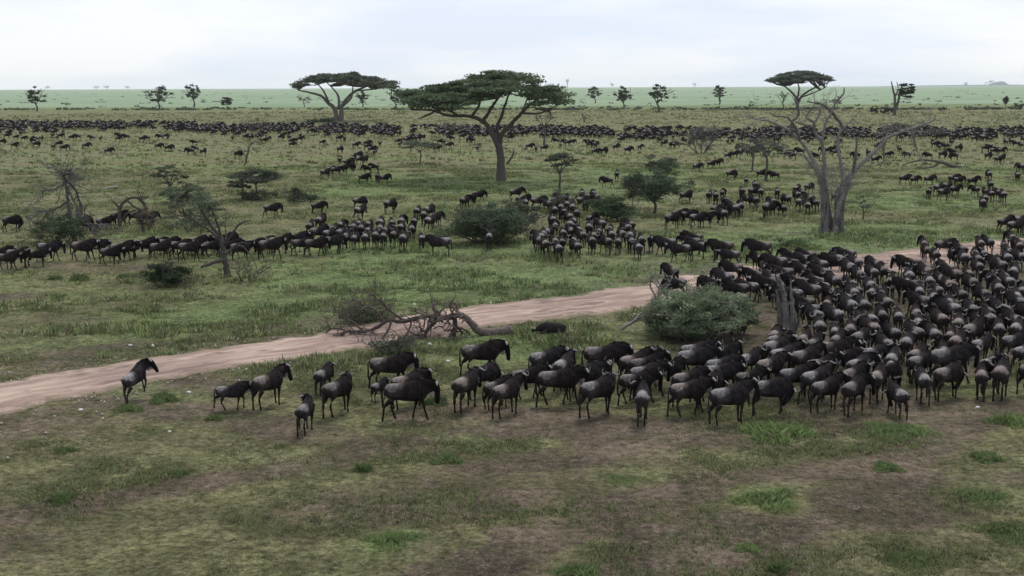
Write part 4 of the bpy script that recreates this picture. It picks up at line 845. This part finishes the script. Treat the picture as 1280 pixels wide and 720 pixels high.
# ---- where each animal stands: r = photographed rump patch (foot lies below it), f = photographed feet; heading 0 right, 90 away
AN = []
def feet(items, zone):
    for it in items:
        px, py, hdg = it[:3]; pose = it[3] if len(it) > 3 else None; sc = it[4] if len(it) > 4 else None; lab = it[5] if len(it) > 5 else None
        AN.append([px, py, hdg, pose, sc, zone, lab])
def rumps(items, zone, h0=90, hv=14):
    for it in items:
        px, py = it[:2]; hdg = it[2] if len(it) > 2 else h0 + random.gauss(0, hv); v = (py - 108) * 1.115; a = math.radians(hdg)
        # the animal's middle is .6 m ahead of its rump
        y = 108 + v; k = v / 11.; AN.append([px + .6 * math.cos(a) * k, y - .6 * math.sin(a) * v * v / (FPX * 11), hdg, None, None, zone, None])
feet([(170, 501, 74, 8, .88, 'wildebeest rearing with front legs lifted beside the dirt track'),
      (290, 512, 12, 7, .72, 'smaller wildebeest trotting right behind the rearing one, tail end of group'),
      (337, 508, 58, 6, .98, 'wildebeest with raised head standing right of the trotting young one'),
      (383, 540, 82, 3, .84, 'slim wildebeest seen from behind, nearest of the left group'),
      (405, 492, 75, 0, .78, 'young wildebeest half hidden at the back of the left group'),
      (424, 517, 52, 3, .98, 'grey wildebeest seen from behind left of the side-on bull'),
      (488, 486, 12, 1, 1.0, 'large wildebeest standing behind the side-on bull of the left group'),
      (474, 500, 60, 0, .55, 'pale calf under the large wildebeest of the left group'),
      (511, 508, 40, 0, .95, 'wildebeest mostly hidden behind the side-on bull'),
      (510, 524, 14, 2, 1.05, 'dark bull side-on facing right, nearest of the left group')], 'left')
feet([(602, 470, 12, 1, 1.05, 'wildebeest side-on facing right at the upper left end of the main herd'), (592, 511, 62, 0, 1.), (604, 496, 40, 5), (612, 508, 42, 0, .8), (634, 519, 52, 6, .95), (664, 497, 25, 1), (699, 506, 14, 2, 1.05), (693, 483, 28), (712, 478, 60, 6), (750, 477, 8, 2, 1.08), (750, 491, 18, 0), (748, 519, 40, 3),
      (816, 472, 8), (808, 484, 18), (809, 496, 22), (803, 527, 82, 3, .95), (863, 479, 18, 2, 1.05), (868, 469, 20), (853, 515, 22, 1), (870, 508, 30), (908, 471, 15), (902, 484, 20), (908, 494, 12, 2), (912, 529, 30, 6, 1.05),
      (964, 469, 28), (965, 487, 38), (972, 518, 14, 5), (1019, 502, 38), (1025, 512, 28, 6), (1063, 499, 40), (1076, 516, 48, 4), (1093, 484, 42), (1101, 504, 58), (997, 496, 18), (1022, 474, 18), (1062, 468, 8, 2, 1.05), (1003, 450, 60), (1108, 515, 100, 5),
      (1152, 500, 88), (1182, 479, 12, 2, 1.15), (1212, 496, 72, 4), (1246, 498, 58, 3), (1276, 490, 18), (1254, 450, 16, 1), (1140, 480, 28), (1126, 484, 268, 5), (785, 500, 15, 2), (835, 488, 25), (938, 498, 25), (1168, 500, 30, 5), (1040, 487, 25), (780, 478, 35), (885, 509, 35, 5), (722, 496, 30), (945, 471, 45, 0), (1228, 477, 35), (1110, 470, 60), (1160, 463, 75)], 'front')
R1 = [(1090, 336), (1103, 333), (1106, 349), (1127, 347), (1131, 341), (1152, 301), (1157, 306), (1167, 312), (1158, 335), (1159, 348), (1173, 342), (1182, 351), (1192, 337), (1204, 337), (1194, 313), (1202, 307), (1202, 318), (1215, 312), (1223, 299), (1227, 310), (1235, 297), (1221, 327), (1217, 320), (1251, 302), (1262, 293), (1274, 298), (1270, 303), (1259, 312), (1274, 316), (1244, 321), (1252, 318), (1251, 328), (1256, 334), (1247, 339), (1242, 346), (1242, 356), (1228, 361), (1237, 372), (1271, 357), (1272, 372), (1252, 382), (1265, 395), (1202, 378), (1214, 380), (1192, 362), (1182, 377), (1180, 394), (1157, 386), (1152, 368), (1147, 359), (1117, 387), (1093, 388), (1082, 355), (1083, 363), (1140, 397), (1216, 398),
      (1087, 403), (1090, 420), (1128, 421), (1163, 410, 60), (1178, 421), (1176, 412), (1200, 407, 45), (1214, 421, 40), (1278, 403), (1227, 406), (1128, 435, 50), (1108, 410), (1278, 438, 50), (1263, 430, 40), (1143, 412), (1168, 327, 150), (1145, 324, 150), (1183, 331, 110), (1170, 368, 120), (1240, 390), (1225, 384), (1105, 372), (1278, 386), (1262, 345), (1213, 348), (1170, 356), (1262, 366), (1192, 400, 70), (1247, 404, 60)]
rumps(R1, 'rightherd', 88, 14); feet([(1180, 321, 8, 1), (1136, 378, 178, 0)], 'rightherd')
rumps([(952, 431, 40), (970, 419, 40), (985, 415, 70), (1003, 421, 60), (1010, 437, 30), (1046, 431, 20), (1044, 406, 80), (1040, 417, 60), (1063, 406, 75), (1050, 388), (1021, 387), (1067, 378), (1077, 360), (1083, 352), (1088, 390), (1025, 375, 170), (1015, 372), (1033, 369, 160), (1070, 418, 50), (1072, 395), (1075, 430, 30), (1032, 404, 80)], 'stump', 92, 14)
rumps([(967, 331, 120), (958, 317, 135), (995, 322, 120), (987, 335, 150), (1010, 320, 125), (997, 313, 140), (1022, 342, 110), (1033, 335, 120), (1010, 330, 130), (1060, 330, 100), (1068, 322, 105), (1073, 338, 95), (925, 328, 140), (913, 341, 130), (933, 366, 165), (953, 338, 140), (971, 344, 120), (977, 358, 120), (998, 360, 165), (1062, 348, 100), (1047, 345, 105), (1075, 360, 95), (1068, 376, 92), (1045, 357, 120), (1057, 367, 110), (1030, 352, 120), (1020, 357, 130), (980, 322, 150), (1038, 325, 120), (1050, 317, 120), (1018, 312, 150), (943, 352, 150), (1087, 326, 110), (1000, 345, 135)], 'track', 110, 12)
feet([(901, 326, 182, 0, 1.05), (911, 334, 170), (948, 326, 180, 1, 1.05), (899, 376, 170, 4), (919, 379, 165), (955, 376, 185, 1, 1.0), (1055, 333, 170), (1046, 346, 175), (838, 356, 120, 0), (843, 375, 200, 5)], 'track')
feet([(8, 337, 4), (26, 336, 2), (47, 333, 8, 0, .85), (66, 326, 2, 2), (102, 326, 2, 1, 1.05), (139, 331, 5), (150, 326, 2), (166, 325, 8, 0, .9), (181, 322, 3), (197, 324, 0, 2), (214, 320, 4), (226, 323, 2), (243, 320, 5), (262, 322, 3), (254, 318, 10), (290, 322, 0), (303, 325, 5), (318, 322, 2), (338, 324, 3, 1, 1.05), (350, 318, 20, 6), (331, 317, 5), (371, 314, 30), (381, 319, 20), (395, 320, 5), (410, 317, 10), (424, 316, 20), (238, 326, 6), (275, 317, 5), (122, 322, 5), (5, 328, 3), (200, 317, 8)], 'leftline')
feet([(16, 290, 3), (84, 291, 5), (106, 291, 3), (131, 289, 5), (150, 283, 10), (170, 281, 5), (186, 283, 5)], 'leftback')
feet([(436, 311, 80), (446, 312, 75), (456, 311, 85), (468, 310, 90), (480, 311, 90), (492, 309, 85), (505, 314, 85), (527, 311, 95), (549, 320, 176, 0, 1.05), (432, 303, 60), (443, 299, 90), (453, 300, 85), (463, 301, 80), (474, 300, 90), (485, 301, 70), (497, 298, 80), (449, 292, 90), (462, 292, 80), (476, 293, 85), (490, 292, 100), (502, 291, 90), (518, 289, 90), (538, 289, 60), (545, 283, 40), (530, 281, 90), (522, 275, 80), (536, 275, 70), (388, 295, 80), (401, 289, 70), (340, 272, 8, 1), (398, 268, 30), (450, 262, 30), (450, 275, 60), (488, 267, 60), (511, 300, 95), (415, 306, 60), (399, 305, 50), (612, 312, 88, 0), (581, 262, 60), (590, 257, 40), (598, 253, 10), (645, 250, 10), (418, 299, 70), (427, 293, 80)], 'leftcluster')
rumps([(676, 296), (682, 285), (686, 291), (692, 270), (694, 276), (694, 298), (700, 306), (704, 287), (714, 267), (715, 273), (712, 278), (716, 285), (724, 284), (714, 297), (724, 302), (731, 289), (735, 281), (735, 269), (742, 290), (742, 296), (748, 284), (754, 277), (759, 280), (765, 297), (776, 291), (774, 297), (769, 289), (786, 280), (790, 276), (788, 296), (798, 303), (800, 296), (784, 289), (672, 290), (703, 296), (683, 300),
       (659, 249), (672, 247, 20), (687, 251), (702, 245), (710, 246), (716, 250), (700, 256), (715, 256), (732, 252), (735, 243), (727, 240), (742, 238), (747, 243), (646, 245, 10), (722, 246), (709, 252), (694, 258), (722, 262), (706, 262), (690, 247)], 'centre', 92, 18)
feet([(812, 316, 262, 0), (830, 318, 175, 1), (848, 327, 178, 1), (866, 311, 170), (871, 325, 200), (759, 234, 178), (771, 227, 90), (862, 318, 160)], 'centre')
rumps([(832, 268, 20), (850, 264, 10), (862, 267, 10), (873, 266, 15), (886, 262, 30), (904, 263), (910, 252), (916, 254), (926, 255), (907, 248), (885, 239), (902, 237), (893, 241), (927, 235), (937, 235), (942, 228), (945, 247), (955, 254), (932, 221), (908, 213, 10), (946, 213, 10), (850, 240, 20), (974, 214, 170), (1005, 229, 40), (998, 239), (1003, 236), (986, 244), (995, 249), (1008, 253), (970, 236), (976, 255), (967, 248), (957, 256), (919, 256), (1040, 241), (1012, 244), (992, 233), (1019, 250), (936, 244), (948, 236), (840, 262, 10), (895, 256, 30), (866, 204, 20), (884, 201, 20), (891, 199, 15)], 'deadtree', 88, 20)
rumps([(1125, 219, 10), (1136, 219, 20), (1154, 219, 10), (1185, 219, 20), (1192, 220, 20), (1157, 235, 60), (1167, 231, 40), (1187, 232, 30), (1178, 228, 30), (1209, 221, 10), (1235, 215, 90), (1230, 235, 80), (1236, 227, 80), (1226, 250, 80), (1237, 238), (1247, 237), (1252, 240), (1270, 216), (1277, 205), (1220, 232), (1246, 272, 20), (1259, 276, 10), (1273, 274, 10), (1266, 269, 10), (1229, 244), (1172, 236, 20)], 'rightfar', 80, 20)
FARP = [(407, 224), (414, 220), (420, 220), (430, 217), (437, 216), (435, 209), (443, 206), (449, 206), (456, 205), (448, 199), (425, 206), (459, 217), (467, 216), (455, 230), (472, 229), (481, 231), (459, 184), (465, 192), (468, 195), (460, 188), (475, 184), (445, 186), (514, 189), (547, 190), (561, 186), (555, 182), (597, 190), (67, 188), (74, 184), (80, 190), (108, 187), (136, 194), (30, 177), (20, 175), (45, 178), (52, 177), (90, 176), (97, 175), (115, 176), (126, 177), (148, 177), (178, 178), (184, 176), (243, 182), (365, 181), (375, 178), (403, 182), (424, 177), (200, 175), (207, 174), (670, 190), (662, 188), (680, 190), (745, 195), (755, 194), (785, 193), (770, 189), (695, 180), (715, 182), (735, 183), (800, 188), (830, 184), (845, 185), (862, 183), (910, 200), (918, 198), (926, 196), (934, 195), (943, 193), (924, 189), (1174, 188), (1190, 195), (1198, 190), (1192, 201), (1178, 199), (1160, 200), (1133, 199), (1110, 198), (1124, 192), (1235, 200), (1238, 190), (1243, 194), (1252, 194), (1252, 203), (1248, 206), (1276, 186), (1000, 195), (985, 198), (1020, 200), (1045, 196), (975, 194), (990, 200), (1030, 193), (1070, 200), (1085, 196)]
feet([(a, b_, random.choice([0, 20, 40, 90, 180])) for a, b_ in FARP], 'farrow')
g = np.random.default_rng(77); band = []
while len(band) < 1900:
    px = g.uniform(-25, 1305); dens = .8 + .2 * (px > 480)
    wv_ = 5 * (fbm(np.array(px / 45.), np.array(3.), 63, 3) - .5); t0 = 154 + 10 * min(1, px / 900) + .5 * wv_; b0 = 161.5 + 13 * min(1, px / 850) + 1.6 * wv_
    py = g.uniform(t0, b0) if g.random() < .80 else b0 + g.exponential(5.5)
    if py > b0 + 1 and fbm(np.array(px / 22), np.array(py / 8), 61, 2) < .5: continue
    if fbm(np.array(px / 18), np.array(py / 5), 62, 2) < .36: continue
    band.append((px, py, g.choice([0, 10, 25, 60, 90, 90, 120, 180, 350])))
feet(band, 'band')

# world placement and a little pushing apart so that nobody stands inside another
W = np.array([P(a[0], a[1])[:2] for a in AN]); HD = np.radians([a[2] + (random.gauss(0, 3)) for a in AN])
SCL = np.array([a[4] if a[4] else random.triangular(.78, 1.04, .97) for a in AN])
offs = np.array([-.6, -.1, .4, .9]); dist = np.hypot(W[:, 0], W[:, 1]); near = np.where(dist < 190)[0]
fixed = np.array([a[6] is not None for a in AN])
for itn in range(40):
    X = W[near]; D = np.stack([np.cos(HD[near]), np.sin(HD[near])], -1); pts = X[:, None] + D[:, None] * offs[None, :, None]
    dm = X[:, None] - X[None]; dn = np.hypot(dm[..., 0], dm[..., 1]); I, J = np.where((dn < 2.4) & (dn > 0)); mv = np.zeros_like(X)
    for i_, j_ in zip(I, J):
        if i_ >= j_: continue
        v = pts[i_][:, None] - pts[j_][None]; q = np.hypot(v[..., 0], v[..., 1]); k = np.unravel_index(q.argmin(), q.shape)
        if q[k] < .62: push = v[k] / (q[k] + 1e-6) * (.62 - q[k]) * .5; mv[i_] += push; mv[j_] -= push
    mv[fixed[near]] = 0; W[near] += np.clip(mv, -.25, .25)
# the nearest 300 are individuals
order = np.argsort(np.hypot(W[:, 0], W[:, 1])); idx_full = order[:297]; idx_far = order[297:]
ORD = ['first', 'second', 'third', 'fourth', 'fifth', 'sixth', 'seventh', 'eighth', 'ninth', 'tenth', 'eleventh', 'twelfth', 'thirteenth', 'fourteenth', 'fifteenth', 'sixteenth', 'seventeenth', 'eighteenth', 'nineteenth', 'twentieth']
ROWN = ['front', 'second', 'third', 'fourth', 'fifth', 'sixth', 'seventh', 'eighth', 'ninth', 'tenth', 'eleventh', 'twelfth', 'thirteenth']
ZN = {'left': ('small group at left', 20, 'small group of wildebeest beside the track'),
      'front': ('near edge of main herd', 10, 'main herd of wildebeest'), 'rightherd': ('dense herd at right', 10, 'main herd of wildebeest'), 'stump': ('herd around the stump', 7, 'main herd of wildebeest'),
      'track': ('herd crossing the track', 8, 'main herd of wildebeest'), 'leftline': ('line behind leaning thorn tree', 16, 'line of wildebeest at left'), 'leftback': ('by arched dead tree', 8, 'line of wildebeest at left'),
      'leftcluster': ('cluster left of rounded bush', 9, 'cluster of wildebeest left of centre'), 'centre': ('herd right of rounded bush', 9, 'centre herd of wildebeest'),
      'deadtree': ('group left of dead tree', 9, 'wildebeest beside the dead tree'), 'rightfar': ('group right of dead tree', 8, 'wildebeest right of the dead tree'), 'farrow': ('scattered far wildebeest', 10, 'far wildebeest'), 'band': ('far band', 12, 'far wildebeest')}
def looks(h):
    h = h % 360
    return 'side-on facing right' if h < 30 or h > 330 else 'facing away rightward' if h < 68 else 'seen from behind' if h < 113 else 'facing away leftward' if h < 150 else 'side-on facing left' if h < 212 else 'facing the camera'
LAB = {}
zones = {}
for q in idx_full:
    if AN[q][6]: LAB[q] = AN[q][6]
    else: zones.setdefault(AN[q][5], []).append(q)
for z, L_ in zones.items():
    txt, per, grp = ZN[z]; L_.sort(key=lambda q: W[q, 1])
    rows = [L_[i:i + per] for i in range(0, len(L_), per)]
    for ri, row in enumerate(rows):
        row.sort(key=lambda q: W[q, 0] / W[q, 1])
        for ci, q in enumerate(row):
            LAB[q] = '%s wildebeest, %s from left, %s row, %s' % (looks(math.degrees(HD[q])), ORD[ci], ROWN[ri], txt)
def pick_pose(a):
    if a[3] is not None: return a[3]
    return random.choices([0, 1, 2, 3, 4, 5, 6, 9, 10, 11], [2, 3, 3, 1.5, 1.5, .6, 1.5, 2, 2, 1.5])[0]
PARTN = [('body', 'body'), ('hornL', 'horn'), ('hornR', 'horn'), ('mane', 'mane'), ('beard', 'beard'), ('tail', 'tail')]
def place(q):
    a = AN[q]; x, y = W[q]; z = float(H(x, y)); pose = pick_pose(a); s = float(SCL[q]); grp = ZN[a[5]][2]
    v = (CAMZ - z) / math.hypot(x, y) * FPX
    if v > 175:
        o_ = empty('wildebeest', (x, y, z - .01))
        for key, nme in PARTN: link(nme, PM[pose][key], o_)
    else:
        o_ = link('wildebeest', PM[pose]['whole']); o_.location = (x, y, z - .01)
    o_.rotation_euler = (0, 0, float(HD[q])); o_.scale = (s, s * random.uniform(.84, .98), s); tag(o_, LAB[q], 'wildebeest', grp)
for q in idx_full: place(q)
# everything further off: one mass of low-detail animals
Vs = []; Fs = []; Cs = []; n = 0
for q in idx_far:
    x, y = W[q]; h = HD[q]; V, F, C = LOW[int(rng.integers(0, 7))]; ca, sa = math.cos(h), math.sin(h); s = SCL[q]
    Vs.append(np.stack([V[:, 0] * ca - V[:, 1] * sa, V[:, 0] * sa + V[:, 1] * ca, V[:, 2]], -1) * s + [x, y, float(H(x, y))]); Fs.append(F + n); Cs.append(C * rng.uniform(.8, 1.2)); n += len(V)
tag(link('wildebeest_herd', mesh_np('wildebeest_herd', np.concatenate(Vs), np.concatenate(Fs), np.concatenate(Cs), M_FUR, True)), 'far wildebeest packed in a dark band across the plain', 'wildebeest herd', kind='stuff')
# the one lying down beside the track
ly = empty('wildebeest', P(690, 416)); tag(ly, 'dark wildebeest lying in the grass on the near side of the track', 'wildebeest')
bm = bmesh.new()
loft(bm, [((-.8, 0, .26), .1, .1), ((-.7, 0, .28), .24, .2), ((-.4, 0, .3), .3, .3), ((0, 0, .33), .35, .32), ((.35, 0, .36), .38, .28), ((.6, 0, .36), .26, .2), ((.8, 0, .3), .17, .13), ((1.0, 0, .24), .12, .1), ((1.2, .05, .16), .1, .08), ((1.4, .08, .1), .07, .07)], 14)
for s in (-1, 1):
    loft(bm, [((.35, s * .22, .2), .13, .1), ((.6, s * .32, .1), .07, .06), ((.75, s * .34, .06), .04, .04), ((.45, s * .38, .04), .03, .03)], 8); loft(bm, [((-.5, s * .22, .2), .17, .12), ((-.25, s * .34, .12), .09, .07), ((-.55, s * .4, .06), .045, .04), ((-.2, s * .44, .04), .03, .03)], 8)
me = bpy.data.meshes.new('lying_body'); bm.to_mesh(me); bm.free()
tmp = bpy.data.objects.new('tmp', me); COL.objects.link(tmp); md = tmp.modifiers.new('r', 'REMESH'); md.mode = 'VOXEL'; md.voxel_size = .04; md = tmp.modifiers.new('s', 'SMOOTH'); md.iterations = 4
ev = tmp.evaluated_get(bpy.context.evaluated_depsgraph_get()).to_mesh(); ev.calc_loop_triangles(); V = np.array([v.co[:] for v in ev.vertices]); F = np.array([t_.vertices[:] for t_ in ev.loop_triangles]); bpy.data.objects.remove(tmp)
C = np.where((V[:, :1] > .95) | (V[:, 2:] < .08), .016, .026) * np.array([[1, .95, .95]]); link('body', mesh_np('lying_body', V, F, C, M_FUR, True), ly)
for s in (-1, 1):
    tb = Tubes(); p, r = curve([(1.0, s * .05, .34), (1.0, s * .2, .33), (.98, s * .28, .4), (.96, s * .22, .5)], [.045, .035, .025, .008], 3); tb.add(p, r, (.2, .19, .17), 6); link('horn', tb.mesh('horn', M_HORN), ly)
ly.rotation_euler = (0, 0, math.radians(190)); ly.scale = (.82, .82, .72)
print('animals', len(idx_full), len(idx_far))
